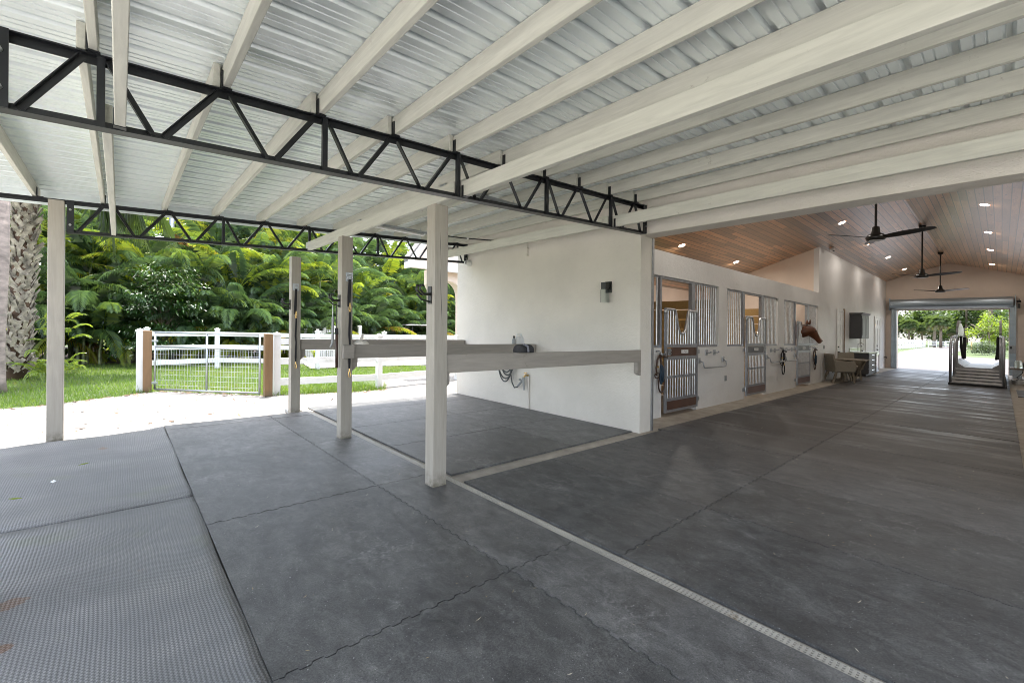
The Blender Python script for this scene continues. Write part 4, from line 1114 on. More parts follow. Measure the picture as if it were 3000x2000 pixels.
m = MB(); m.box(29.08, 29.178, -0.41, -0.22, 0.95, 1.30); m.build('housing', 'grey_plastic', t, bevel=0.006)
m = MB(); m.box(29.06, 29.079, -0.30, -0.24, 1.15, 1.25); m.build('screen', 'ink', t)

# ------------------------------------------------------------------ vibrating horse plate / treadmill
def treadmill():
    t = empty('horse_treadmill', (21.8, 0.52, 0), 'grey aluminium horse treadmill with slatted ramp and side rails', 'treadmill')
    y0, y1 = -0.03, 1.12
    m = MB(); n = 5
    for k in range(n):
        za = 0.06 + k * 0.088; xa_ = 20.55 + k * 0.30
        m.prism([(xa_, za), (xa_ + 0.30, za + 0.086), (xa_ + 0.30, za + 0.012), (xa_ + 0.02, za - 0.05)], (0, y0, 0), (1, 0, 0), (0, 0, 1), (0, 1, 0), y1 - y0)
        m.box(xa_ - 0.015, xa_ + 0.012, y0, y1, za - 0.005, za + 0.03)
    m.build('ramp', 'ramp_alu', t)
    m = MB()
    for k in range(n):
        za = 0.06 + k * 0.088; xa_ = 20.55 + k * 0.30; m.box(xa_ - 0.022, xa_ - 0.0155, y0, y1, za - 0.055, za + 0.004)
    m.build('ramp_gap', 'rubber_black', t)
    m = MB(); m.box(20.46, 20.56, -0.12, 1.18, 0.0, 0.055); m.box(20.56, 26.6, -0.12, -0.035, 0.0, 0.05); m.box(20.56, 26.6, 1.125, 1.18, 0, 0.05); m.build('base_frame', 'rubber_black', t)
    m = MB(); m.box(22.06, 26.6, y0, y1, 0.06, 0.53); m.build('deck', 'ramp_alu', t)
    m = MB()
    for ya, yb, sg in ((y1 - 0.26, y1, 1), (y0, y0 + 0.26, -1)):
        if sg > 0: m.prism([(ya, 0.531), (yb, 0.531), (yb, 0.74)], (22.06, 0, 0), (0, 1, 0), (0, 0, 1), (1, 0, 0), 4.5)
        else: m.prism([(ya, 0.531), (yb, 0.531), (ya, 0.74)], (22.06, 0, 0), (0, 1, 0), (0, 0, 1), (1, 0, 0), 4.5)
    m.build('side_wedge', 'ramp_alu', t)
    for ys, sg in ((1.06, -1), (0.03, 1)):
        p = MB(); path = [(22.15, 0.30), (22.15, 1.70), (22.28, 1.90), (22.55, 2.05), (23.0, 2.14), (23.9, 2.18)]
        for (xa_, za), (xb_, zb) in zip(path, path[1:]): p.bar((xa_, ys, za), (xb_ + 0.001, ys, zb + 0.004), 0.055, 0.10, (0.3, 0, 0.95))
        p.build('upright', 'ramp_alu', t)
        p = MB(); p.bar((22.2, ys, 1.63), (26.3, ys, 1.63), 0.04, 0.05); p.box(26.2, 26.28, ys - 0.03, ys + 0.03, 0.54, 2.0); p.build('side_frame', 'ramp_alu', t)
        p = MB(); p.prism([(22.22, 1.66), (26.2, 1.66), (26.2, 1.95), (24.6, 2.12), (23.6, 2.12), (22.8, 2.04), (22.35, 1.88)], (0, ys - 0.004, 0), (1, 0, 0), (0, 0, 1), (0, 1, 0), 0.008); p.build('clear_shield', 'frost_panel', t)
        for xo, yo in ((20.58, 0.075), (21.3, 0.02)):
            r_ = MB(); yy = ys + (yo if sg < 0 else -yo)
            r_.tube([(xo, yy, 0.02), (xo, yy, 1.22), (xo + 0.04, yy, 1.32), (xo + 0.6, yy, 1.58), (22.15, ys, 1.64)], 0.036, 10); r_.build('side_rail', 'galvanised', t, smooth=True)
        r_ = MB(); r_.box(25.2, 25.34, ys - 0.05 + 0.06 * sg, ys + 0.05 + 0.06 * sg, 0.75, 1.60); r_.build('padded_bar', 'rubber_black', t)
        r_ = MB(); r_.tube([(23.2, ys + 0.05 * sg, 1.62), (23.25, ys + 0.06 * sg, 1.2), (23.4, ys + 0.10 * sg, 0.80)], 0.035, 6); r_.build('strap', 'nylon_black', t)
treadmill()

# bench with jar, hose and cable at the right wall
t = empty('side_bench', (25.2, -0.40, 0), 'small weathered bench by the right wall near the door', 'bench')
m = MB(); m.box(24.3, 25.6, -0.56, -0.20, 0.44, 0.50); m.build('top', 'grey_wood', t)
for xx in (24.5, 25.3):
    m = MB(); m.box(xx, xx + 0.09, -0.5, -0.28, 0.0, 0.439); m.build('leg', 'galvanised', t)
m = MB(); m.lathe((24.75, -0.42, 0.503), [(0.10, 0), (0.115, 0.02), (0.115, 0.20), (0.09, 0.24), (0.09, 0.26)], 14); tag(m.build('storage_jar', 'frost_panel', smooth=True), 'clear jar standing on the side bench', 'jar')
t = empty('coiled_cable', (23.3, -0.42, 0), 'black cable and flat hose coiled on the floor under the bench', 'cable')
m = MB()
for k in range(4): m.tube([(23.4 + 0.62 * cos(a), -0.40 + (0.13 + .01 * k) * sin(a), 0.02 + 0.035 * k) for a in [2 * pi * q / 24 for q in range(25)]], 0.02, 6, False)
m.build('flat_hose', 'plate_white', t, smooth=True)
m = MB(); m.tube([(24.2, -0.54, 0.75), (24.0, -0.50, 0.35), (23.6, -0.36, 0.20), (23.2, -0.40, 0.16), (22.6, -0.34, 0.18)], 0.012, 6); m.build('cable', 'rubber_black', t, smooth=True)

# ------------------------------------------------------------------ table, chairs, cabinets
def chair_proto(x, y, rz, label):
    t = empty('wicker_armchair', (x, y, 0), label, 'armchair', 'wicker armchairs around the table')
    X, Y = x, y
    m = MB()
    m.box(X - 0.29, X + 0.29, Y - 0.28, Y + 0.28, 0.34, 0.43); m.build('seat', 'wicker', t, bevel=0.02)
    m = MB(); m.box(X - 0.23, X + 0.23, Y - 0.24, Y + 0.22, 0.431, 0.50); m.build('cushion', 'cushion', t, bevel=0.03)
    m = MB()
    prof = [(-0.28, 0.40), (-0.36, 0.90), (-0.345, 0.93), (-0.31, 0.93), (-0.22, 0.42)]
    m.prism(prof, (X - 0.29, Y, 0), (0, 1, 0), (0, 0, 1), (1, 0, 0), 0.58); m.build('backrest', 'wicker', t, bevel=0.012)
    for s_ in (-1, 1):
        m = MB(); xa_ = X + s_ * 0.29
        m.prism([(-0.30, 0.36), (0.27, 0.36), (0.29, 0.62), (0.27, 0.68), (-0.30, 0.72)], (xa_ - 0.032 + 0.035 * s_, Y, 0), (0, 1, 0), (0, 0, 1), (1, 0, 0), 0.065); m.build('armrest', 'wicker', t, bevel=0.012)
        for yy, sp in ((0.23, 0.04), (-0.23, -0.12)):
            m = MB(); m.bar((X + s_ * 0.26, Y + yy, 0.36), (X + s_ * 0.285, Y + yy + sp, 0.0), 0.052, 0.05, (0, 1, 0)); m.build('leg', 'grey_wood', t)
    t.rotation_euler = (0, 0, rz)
    return t
c0 = chair_proto(17.70, 3.55, radians(-142), 'wicker armchair nearest the stalls, seen from behind')
dup(c0, (19.20, 3.62, 0), radians(120), 'wicker armchair with pale cushion on the far side of the table')
dup(c0, (18.45, 3.72, 0), radians(180), 'wicker armchair tucked against the wall behind the table')
t = empty('side_table', (18.45, 3.30, 0), 'small slatted grey wood table between the wicker armchairs', 'table')
m = MB()
for k in range(7): m.box(18.05 + k * 0.115, 18.16 + k * 0.115, 2.95, 3.72, 0.715, 0.745)
m.build('top', 'grey_wood', t)
for sx in (-1, 1):
    m = MB(); m.bar((18.45 + sx * 0.3, 3.05, 0.71), (18.45 - sx * 0.12, 3.33, 0.0), 0.05, 0.05); m.bar((18.45 + sx * 0.3, 3.62, 0.71), (18.45 - sx * 0.12, 3.35, 0.0), 0.05, 0.05); m.build('leg', 'grey_wood', t)
t = empty('base_cabinet', (21.4, 3.7, 0), 'dark grey base cabinet with drawers and a pale counter top', 'cabinet')
m = MB(); m.box(21.32, 22.7, 3.40, YS - 0.002, 0.08, 0.88); m.box(21.4, 22.7, 3.48, YS - 0.002, 0, 0.08); m.build('carcass', 'cabinet_grey', t)
m = MB(); m.box(21.28, 23.2, 3.36, YS - 0.002, 0.882, 0.92); m.box(21.28, 23.2, 3.96, YS - 0.003, 0.921, 1.06); m.build('counter', 'stone_top', t, bevel=0.004)
m = MB()
for k in range(4): m.box(21.36, 22.66, 3.378, 3.398, 0.11 + k * 0.195, 0.285 + k * 0.195)
m.build('drawer', 'cabinet_grey', t)
m = MB()
for k in range(4): m.tube([(21.75, 3.36, 0.23 + k * 0.195), (22.25, 3.36, 0.23 + k * 0.195)], 0.012, 6)
m.build('handle', 'steel_brushed', t)
m = MB(); m.tube([(22.1, 3.85, 0.92), (22.1, 3.85, 1.22), (22.1, 3.74, 1.27), (22.1, 3.66, 1.20)], 0.014, 8); m.build('tap', 'steel_brushed', t)
t = empty('drinks_fridge', (23.0, 3.6, 0), 'stainless steel undercounter fridge beside the drawers', 'fridge')
m = MB(); m.box(22.72, 23.3, 3.42, YS - 0.004, 0.05, 0.878); m.build('body', 'rubber_black', t)
m = MB(); m.box(22.73, 23.29, 3.36, 3.418, 0.10, 0.87); m.build('door', 'steel_brushed', t, bevel=0.01)
m = MB(); m.tube([(22.82, 3.32, 0.2), (22.82, 3.32, 0.8)], 0.014, 8); m.build('handle', 'steel_brushed', t)
t = empty('wall_cabinet', (21.6, 3.8, 1.44), 'dark grey wall cabinet with pale doors above the counter', 'cabinet')
m = MB(); m.box(21.32, 22.7, 3.62, YS - 0.002, 1.44, 2.36); m.build('carcass', 'cabinet_grey', t)
m = MB(); m.prism([(YS - 0.002, 2.361), (3.61, 2.361), (3.54, 2.44), (YS - 0.002, 2.44)], (21.28, 0, 0), (0, 1, 0), (0, 0, 1), (1, 0, 0), 1.46); m.build('crown', 'cabinet_grey', t)
for k in range(2):
    m = MB(); xa_ = 21.34 + k * 0.68; m.box(xa_, xa_ + 0.66, 3.60, 3.618, 1.46, 2.34); m.box(xa_ + 0.09, xa_ + 0.57, 3.592, 3.599, 1.57, 2.23); m.build('door', 'cabinet_grey', t)
t = empty('wall_tap', (28.9, YS, 0.53), 'small black wall tap near the far corner', 'tap')
m = MB(); m.tube([(28.9, YS - 0.002, 0.53), (28.9, YS - 0.10, 0.53), (28.9, YS - 0.12, 0.48)], 0.022, 8); m.tube([(28.84, YS - 0.09, 0.57), (28.96, YS - 0.09, 0.57)], 0.012, 6); m.build('body', 'black_metal', t)

# ------------------------------------------------------------------ wash bay fittings
XW = 5.68
t = empty('wall_lamp', (XW, 4.10, 1.9), 'black wall lamp with square glass shade on the cream wall', 'wall lamp')
m = MB(); m.box(XW - 0.022, XW - 0.001, 4.03, 4.15, 2.06, 2.235); m.box(XW - 0.07, XW - 0.0225, 4.05, 4.13, 2.15, 2.19); m.build('backplate', 'black_metal', t, bevel=0.002)
m = MB(); m.box(XW - 0.14, XW - 0.055, 4.045, 4.135, 2.11, 2.215); m.build('cap', 'black_metal', t, bevel=0.003)
m = MB()
for a, b, c, d_ in ((XW - 0.14, XW - 0.055, 4.045, 4.049), (XW - 0.14, XW - 0.055, 4.131, 4.135), (XW - 0.14, XW - 0.161, 4.0495, 4.1305), (XW - 0.059, XW - 0.055, 4.0495, 4.1305)): m.box(a, b, c, d_, 1.905, 2.1095)
m.build('glass_shade', 'clear_glass', t)
t = empty('dome_camera', (XW - 0.06, 7.72, 2.82), 'white dome security camera with two dark eyes below the far truss end', 'camera')
m = MB(); m.tube([(XW - 0.001, 7.72, 2.87), (XW - 0.09, 7.72, 2.87)], 0.062, 14); m.build('base', 'white_plastic', t)
m = MB(); m.lathe((XW - 0.11, 7.70, 2.81), [(0.005, 0.0), (0.045, 0.015), (0.062, 0.055), (0.045, 0.10), (0.005, 0.12)], 14); m.build('dome', 'white_plastic', t, smooth=True)
for dz in (-0.02, 0.02):
    m = MB(); m.tube([(XW - 0.155, 7.665, 2.868 + dz), (XW - 0.172, 7.652, 2.868 + dz)], 0.014, 8); m.build('lens', 'ink', t)
t = empty('junction_sensor', (XW, 5.91, 2.82), 'small pale sensor box on the cream wall under the beams', 'sensor')
m = MB(); m.box(XW - 0.06, XW - 0.001, 5.88, 5.945, 2.825, 2.98); m.build('box', 'cream_stucco', t, bevel=0.006)
m = MB(); m.tube([(XW - 0.03, 5.91, 2.98), (XW - 0.03, 5.91, 3.16), (XW - 0.03, 6.0, 3.2), (XW - 0.03, 6.75, 3.23)], 0.012, 6); m.build('conduit', 'cream_stucco', t)
t = empty('hose_tap', (XW, 5.87, 0.3), 'brass tap on a thin riser pipe with garden hose splitter', 'tap')
m = MB(); m.tube([(XW - 0.02, 5.85, 0.0), (XW - 0.02, 5.85, 0.61)], 0.014, 8); m.build('riser', 'cream_stucco', t)
m = MB(); m.tube([(XW - 0.02, 5.85, 0.61), (XW - 0.06, 5.89, 0.62), (XW - 0.07, 5.92, 0.58)], 0.019, 8); m.tube([(XW - 0.06, 5.86, 0.655), (XW - 0.06, 5.93, 0.655)], 0.012, 6); m.build('valve', 'brass', t)
m = MB(); m.tube([(XW - 0.07, 5.92, 0.58), (XW - 0.08, 5.94, 0.50)], 0.028, 8); m.tube([(XW - 0.08, 5.93, 0.52), (XW - 0.08, 5.90, 0.34)], [0.024, 0.018], 8); m.tube([(XW - 0.08, 5.95, 0.52), (XW - 0.09, 6.06, 0.40)], [0.026, 0.02], 8); m.tube([(XW - 0.10, 5.97, 0.53), (XW - 0.13, 6.0, 0.53)], 0.02, 6); m.build('splitter', 'grey_plastic', t)
t = empty('garden_hose', (XW - 0.05, 6.4, 0.4), 'grey garden hose hanging in loops on the cream wall', 'hose')
m = MB()
for k, (ry, rz) in enumerate(((0.20, 0.33), (0.23, 0.40), (0.17, 0.27), (0.21, 0.45))):
    m.tube([(XW - 0.05 - 0.022 * k, 6.42 + 0.03 * sin(k * 2) + ry * sin(a), 0.90 - rz * cos(a) * (1 if abs(a) < pi / 2 else 0.5)) for a in [radians(q) for q in range(-170, 171, 12)]], 0.013, 7)
m.tube([(XW - 0.10, 6.32, 1.0), (XW - 0.10, 6.27, 0.65), (XW - 0.10, 6.22, 0.45), (XW - 0.10, 6.15, 0.36), (XW - 0.09, 6.07, 0.385)], 0.013, 7)
m.build('loop', 'hose_grey', t, smooth=True)
m = MB(); m.box(XW - 0.13, XW - 0.001, 6.34, 6.50, 1.06, 1.10); m.build('hanger', 'grey_plastic', t)
t = empty('squirt_bottle', (5.12, 5.66, 1.206), 'small squirt bottle with black cap standing on the middle rail', 'bottle')
m = MB(); m.lathe((5.12, 5.665, 1.207), [(0.032, 0), (0.036, 0.01), (0.036, 0.075), (0.016, 0.10)], 12); m.build('body', 'grey_plastic', t, smooth=True)
m = MB(); m.lathe((5.12, 5.665, 1.308), [(0.018, 0), (0.018, 0.02), (0.006, 0.045)], 10); m.build('cap', 'ink', t)
t = empty('milk_jug', (5.26, 5.66, 1.206), 'white plastic jug with handle beside the squirt bottle', 'jug')
m = MB(); m.prism([(-0.085, 0), (0.085, 0), (0.085, 0.075), (0.055, 0.125), (0.055, 0.135), (-0.045, 0.135), (-0.085, 0.115)], (5.26, 5.64, 1.207), (1, 0, 0), (0, 0, 1), (0, 1, 0), 0.055); m.build('body', 'plate_white', t, bevel=0.008)
m = MB(); m.tube([(5.185, 5.667, 1.325), (5.19, 5.667, 1.372), (5.28, 5.667, 1.372)], 0.011, 6); m.tube([(5.285, 5.667, 1.342), (5.285, 5.667, 1.385)], 0.019, 8); m.build('handle', 'plate_white', t)
t = empty('cloth_cap', (3.3, 3.49, 1.206), 'two dark riding caps lying on the nearest rail', 'cap')
for k, (xx, mt) in enumerate(((3.25, 'cap_cloth'), (3.365, 'cap_cloth'))):
    m = MB(); m.lathe((xx, 3.50, 1.207), [(0.072, 0.0), (0.076, 0.02), (0.068, 0.055), (0.045, 0.08), (0.01, 0.088)], 16); m.build('crown', mt, t, smooth=True)
m = MB(); m.tube([(3.305, 3.42, 1.215), (3.31, 3.44, 1.275), (3.31, 3.49, 1.29), (3.31, 3.54, 1.275)], 0.013, 6); m.build('band', 'cap_grey', t, smooth=True)
t = empty('feed_scoop', (2.40, 5.67, 1.206), 'pale grey green scoop with short handle resting on the middle rail', 'scoop')
m = MB(); m.lathe((2.40, 5.69, 1.207), [(0.105, 0), (0.10, 0.02), (0.07, 0.045), (0.02, 0.06)], 16); m.build('bowl', 'cream_stucco', t, smooth=True)
m = MB(); m.prism([(-0.022, 0.05), (0.022, 0.05), (0.038, 0.14), (0.012, 0.145)], (2.40, 5.685, 1.207), (1, 0, 0), (0, 0, 1), (0, 1, 0), 0.012); m.build('handle', 'cream_stucco', t)

def tie(x, y, zt_, zm, ze, label):
    t = empty('cross_tie', (x, y, ze), label, 'cross tie', 'black cross ties on the posts')
    m = MB(); m.box(x - 0.048, x + 0.048, y - 0.008, y - 0.001, zt_ - 0.12, zt_); m.build('anchor_plate', 'galvanised', t, bevel=0.003)
    m = MB(); m.tube([(x + 0.032 * sin(a), y - 0.022, zt_ - 0.065 - 0.035 * cos(a)) for a in [2 * pi * q / 14 for q in range(15)]], 0.006, 6, False); m.box(x - 0.03, x + 0.03, y - 0.022, y - 0.0085, zt_ - 0.05, zt_ - 0.03); m.build('ring', 'bolt_steel', t)
    m = MB()
    def band(pts, wd):
        vs = []
        for px, pz, q in pts:
            for sx, dy in ((-1, 0), (1, 0), (1, -0.006), (-1, -0.006)): vs.append((px + sx * wd * q / 2, y - 0.016 + dy - (0.01 if dy else 0), pz))
        n = len(pts); fs = []
        for i in range(n - 1):
            for k in range(4): fs.append((4 * i + k, 4 * i + (k + 1) % 4, 4 * i + 4 + (k + 1) % 4, 4 * i + 4 + k))
        fs += [(0, 1, 2, 3), (4 * n - 1, 4 * n - 2, 4 * n - 3, 4 * n - 4)]
        m.add(vs, fs)
    band([(x, zt_ - 0.09, 1), (x - 0.01, zm + 0.15, 1.2), (x - 0.012, zm + 0.02, 1)], 0.032)
    band([(x + 0.006, zm, 0.8), (x - 0.004, (zm + ze) / 2 + 0.1, 1), (x + 0.004, (zm + ze) / 2, 0.7), (x, ze + 0.2, 1.0), (x, ze + 0.12, 0.7)], 0.026)
    m.build('webbing', 'nylon_black', t)
    for zc, nm in ((zm, 'slider'), (ze + 0.05, 'snap_hook')):
        m = MB(); m.tube([(x + 0.013 * sin(a), y - 0.03, zc - 0.045 * cos(a)) for a in [2 * pi * q / 12 for q in range(13)]], 0.005, 6, False); m.tube([(x, y - 0.03, zc + 0.03), (x, y - 0.03, zc + 0.07)], 0.007, 6); m.build(nm, 'brass', t)
tie(2.215, 5.64, 2.14, 1.675, 0.78, 'black cross tie strap on the middle post')
tie(2.175, 7.81, 2.13, 1.60, 0.72, 'black cross tie strap with brass snaps on the post by the sand')
def bracket(x, y, z, label, big=True):
    t = empty('saddle_hook', (x, y, z), label, 'hook', 'black hooks on the timber posts')
    m = MB(); m.box(x - 0.008, x - 0.001, y - 0.03, y + 0.03, z - 0.09, z + 0.07); m.build('backplate', 'black_metal', t)
    m = MB()
    for dy in (-0.025, 0.025):
        m.tube([(x - 0.01, y + dy, z), (x - 0.08, y + dy, z - 0.005), (x - 0.125, y + dy * 1.3, z + 0.03), (x - 0.12, y + dy * 1.4, z + 0.075), (x - 0.09, y + dy * 1.4, z + 0.07)], 0.011, 7)
    m.tube([(x - 0.01, y, z - 0.07), (x - 0.09, y, z - 0.055), (x - 0.14, y, z - 0.01)], 0.008, 6)
    m.build('prong', 'black_metal', t, smooth=True)
bracket(2.130, 3.51, 1.76, 'black double saddle hook on the nearest post')
bracket(2.117, 5.70, 1.775, 'black double saddle hook on the middle post holding grooming tools')
bracket(2.110, 7.88, 1.79, 'black saddle hook on the post by the sand')
t = empty('sweat_scraper', (2.07, 5.68, 0.9), 'long brown handled scraper hanging from the middle post hook', 'grooming tool')
m = MB(); m.tube([(2.07, 5.69, 1.73), (2.075, 5.69, 1.40)], 0.006, 5); m.build('chain', 'black_metal', t)
m = MB(); m.tube([(2.075, 5.69, 1.42), (2.078, 5.69, 1.34)], 0.022, 7); m.build('ferrule', 'rubber_black', t)
m = MB(); m.tube([(2.078, 5.69, 1.35), (2.08, 5.69, 0.91)], 0.019, 8); m.build('handle', 'leather', t, smooth=True)
t = empty('hoof_knife', (2.03, 5.69, 1.2), 'grey curved blade tool hanging by a chain on the middle post hook', 'grooming tool')
m = MB(); m.tube([(2.03, 5.70, 1.75), (2.03, 5.70, 1.56)], 0.005, 5); m.build('chain', 'bolt_steel', t)
m = MB(); m.tube([(2.03, 5.70, 1.56), (2.03, 5.70, 1.28), (2.025, 5.70, 1.22), (2.0, 5.70, 1.17)], [0.014, 0.016, 0.014, 0.012], 6); m.build('blade', 'grey_plastic', t)
for yy, wh in ((6.93, 'farther'), (4.46, 'nearer')):
    t = empty('strip_light', (3.5, yy, 3.10), '%s long grey strip light fixed under the white purlins' % wh, 'light fitting', 'strip lights under the purlins')
    m = MB(); m.box(2.86, 4.10, yy - 0.05, yy + 0.05, 3.125, 3.165); m.build('housing', 'galvanised', t)
    m = MB(); m.box(2.90, 4.06, yy - 0.04, yy + 0.04, 3.09, 3.1245); m.build('diffuser', 'white_plastic', t, bevel=0.01)
    m = MB()
    for xx in (2.99, 3.5, 4.0): m.tube([(xx, yy, 3.165), (xx, yy, ct(xx) + 0.012)], 0.008, 6)
    m.build('hanger', 'bolt_steel', t)
t = empty('power_cable', (4.9, 6.9, 3.15), 'black power cable running along the purlins to the cream wall', 'cable')
m = MB(); m.tube([(4.10, 6.93, 3.15), (4.5, 6.93, 3.17), (4.9, 6.91, 3.185), (5.3, 6.88, 3.215), (5.64, 6.78, 3.23)], 0.012, 6); m.build('cable', 'nylon_black', t)
m = MB(); m.box(4.99, 5.03, 6.89, 6.93, 3.175, 3.215); m.build('cable_clip', 'plate_white', t)
m = MB(); m.box(2.17, 2.55, 8.12, 8.40, -0.085, -0.03); tag(m.build('drain_cover', 'galvanised', bevel=0.01), 'small grey metal plate on the sand behind the third post', 'plate')
# ------------------------------------------------------------------ plants
def frond(mb, base, az, el, L, droop, nl, leaf, tint, rnd, width=0.036, vee=0.22, r0=0.016):
    pts = []; p = Vector(base); n = 14
    h = Vector((cos(az), sin(az), 0)); up = Vector((0, 0, 1)); dirs = []
    for i in range(n + 1):
        t = i / n; a = el - droop * t ** 1.7
        d = h * cos(a) + up * sin(a); pts.append(p.copy()); dirs.append(d); p = p + d * (L / n)
    side = Vector((-sin(az), cos(az), 0))
    mb.tint = min(1, tint + 0.12)
    mb.tube(pts, [r0 * (1 - 0.85 * i / n) for i in range(n + 1)], 4, False)
    for i in range(nl):
        t = 0.17 + 0.83 * (i + 0.5) / nl; f = t * n; k = min(n - 1, int(f)); q = pts[k].lerp(pts[k + 1], f - k); d = dirs[k]
        nrm = side.cross(d).normalized()
        ll = leaf * (sin(pi * (0.12 + 0.86 * t)) ** 0.6) * rnd.uniform(0.88, 1.1)
        for sg in (-1, 1):
            fw = 0.75 + 0.55 * t
            ld = (side * sg + d * fw + nrm * (vee + rnd.uniform(-.12, .12))).normalized()
            mid = q + ld * (ll * 0.5)
            tip = mid + (ld - Vector((0, 0, 0.75 + rnd.uniform(0, .6)))).normalized() * (ll * 0.5)
            wv = d.cross(ld).cross(ld).normalized() * (width * 0.5)
            mb.tint = min(1.0, max(0.0, tint + rnd.uniform(-0.13, 0.13)))
            o = len(mb.v)
            mb.add([q, mid + wv, tip, mid - wv], [(0, 1, 2), (0, 2, 3)])
    mb.tint = 0.0
def areca(name_label, loc, seed, hmax=4.2, nst=9, group='areca palms of the tall hedge', yellow=0.3, spread=0.75):
    rnd = random.Random(seed); x, y, z = loc
    t = empty('areca_palm', loc, name_label, 'palm', group)
    fo = MB(); st = MB(); dead = []
    for s in range(nst):
        a = rnd.uniform(0, 2 * pi); rr = rnd.uniform(0.1, spread) ; hs = hmax * (0.12 + 0.88 * ((s + 0.6) / nst)) * rnd.uniform(0.85, 1.05)
        b = Vector((x + rr * cos(a), y + rr * sin(a), z)); lean = rnd.uniform(0.05, 0.22)
        top = b + Vector((cos(a) * lean * hs, sin(a) * lean * hs, hs))
        mid = (b + top) / 2 + Vector((-cos(a), -sin(a), 0)) * 0.05 * hs
        st.tube([b, mid, top], [0.045, 0.038, 0.03], 6)
        nf = rnd.randint(5, 7)
        for k in range(nf):
            az = a + 2 * pi * k / nf + rnd.uniform(-.4, .4)
            u = k / nf
            el = radians(rnd.uniform(40, 84)); tint = rnd.choice([0.03, 0.12, 0.2, 0.3, 0.4]) + (yellow if (hs > hmax * 0.6 and rnd.random() < 0.42) else 0.0)
            if rnd.random() < 0.08: el = radians(rnd.uniform(0, 35)); tint = rnd.uniform(0.66, 0.84)
            frond(fo, top, az, el, rnd.uniform(2.2, 3.3), radians(rnd.uniform(85, 150)), 30, 0.52, min(0.85, tint), rnd)
        if rnd.random() < 0.35:
            az = rnd.uniform(0, 2 * pi); dd = MB(); frond(dd, top - Vector((0, 0, 0.25)), az, radians(-5), 1.5, radians(75), 20, 0.42, rnd.choice([0.7, 1.0]), rnd); dead.append(dd)
    fo.build('foliage', 'palm_leaf', t); st.build('stem', 'palm_stem', t)
    for dd in dead: dd.build('dead_frond', 'palm_leaf', t)
    return t
def fanleaf(mb, base, az, el, pet, rad, rnd, tint, nseg=30, droop=0.5):
    h = Vector((cos(az), sin(az), 0)); up = Vector((0, 0, 1)); side = Vector((-sin(az), cos(az), 0))
    p = Vector(base); pts = []; n = 7
    for i in range(n + 1):
        a = el - droop * (i / n) ** 1.5; d = h * cos(a) + up * sin(a); pts.append(p.copy()); p = p + d * pet / n
    mb.tint = tint; mb.tube(pts, [0.022 - 0.012 * i / n for i in range(n + 1)], 4, False)
    hub = pts[-1]; nrm = side.cross(d).normalized()
    for k in range(nseg):
        b = radians(-125 + 250 * (k + 0.5) / nseg)
        ld = (d * cos(b) + side * sin(b) + nrm * (0.22 * abs(sin(b)))).normalized()
        ll = rad * (1 - 0.18 * abs(b) / 2.2) * rnd.uniform(0.9, 1.05)
        mid = hub + ld * ll * 0.55; tip = mid + (ld - up * rnd.uniform(0.5, 1.1)).normalized() * ll * 0.5
        wv = nrm.cross(ld).normalized() * (0.62 * rad * 0.55 * radians(250) / nseg * 0.75)
        mb.tint = min(1, max(0, tint + rnd.uniform(-.1, .1)))
        mb.add([hub, mid + wv, tip, mid - wv], [(0, 1, 2), (0, 2, 3)])
    mb.tint = 0
def leafcloud(mb, c, rad, n, size, rnd, t0=0.3, tv=0.3, clumps=14, asp=0.5):
    cs = []
    for k in range(clumps):
        while True:
            v = Vector((rnd.uniform(-1, 1), rnd.uniform(-1, 1), rnd.uniform(-1, 1)))
            if 0.25 < v.length < 1: break
        cs.append((v, rnd.uniform(0.28, 0.5), rnd.uniform(-tv, tv)))
    for i in range(n):
        v, cr, ct_ = rnd.choice(cs)
        w = Vector((rnd.gauss(0, 1), rnd.gauss(0, 1), rnd.gauss(0, 0.8)))
        w = w.normalized() * (rnd.random() ** 0.45) * cr
        q = Vector((c[0] + (v.x + w.x) * rad[0], c[1] + (v.y + w.y) * rad[1], c[2] + (v.z + w.z) * rad[2]))
        d = Vector((rnd.gauss(0, 1), rnd.gauss(0, 1), rnd.gauss(-0.3, 0.6))).normalized(); u = d.cross(Vector((rnd.gauss(0, .4), rnd.gauss(0, .4), 1))).normalized()
        s = size * rnd.uniform(0.7, 1.3)
        mb.tint = min(1, max(0, t0 + ct_ + rnd.uniform(-.12, .12)))
        mb.add([q, q + d * s * .5 + u * s * asp * .5, q + d * s, q + d * s * .5 - u * s * asp * .5], [(0, 1, 2, 3)])
    mb.tint = 0
def leafy_tree(x, y, h, r, seed, label, mt='tree_leaf', n=2600, size=0.3, group=None, bare=0.35, name='leafy_tree', t0=0.35):
    rnd = random.Random(seed); t = empty(name, (x, y, G), label, 'tree', group)
    tr = MB(); th = h * bare + 0.25 * h
    tr.tube([(x, y, G), (x + rnd.uniform(-.1, .1) * r, y + rnd.uniform(-.1, .1) * r, h * .3), (x + rnd.uniform(-.15, .15) * r, y, h * .72)], [0.035 * h * .6, 0.028 * h * .55, 0.01 * h], 8)
    for k in range(7):
        a = rnd.uniform(0, 2 * pi); z0 = h * rnd.uniform(bare * .8, .6)
        tr.tube([(x, y, z0), (x + cos(a) * r * .4, y + sin(a) * r * .4, z0 + h * .12), (x + cos(a) * r * .8, y + sin(a) * r * .8, z0 + h * rnd.uniform(.15, .3))], [0.009 * h, 0.006 * h, 0.003 * h], 5)
    tr.build('trunk', 'bark_brown', t, smooth=True)
    c = MB(); leafcloud(c, (x, y, h * (bare + (1 - bare) / 2)), (r, r, h * (1 - bare) / 2 * 1.05), n, size, rnd, t0, 0.28, 22); c.build('crown', mt, t)
    return t

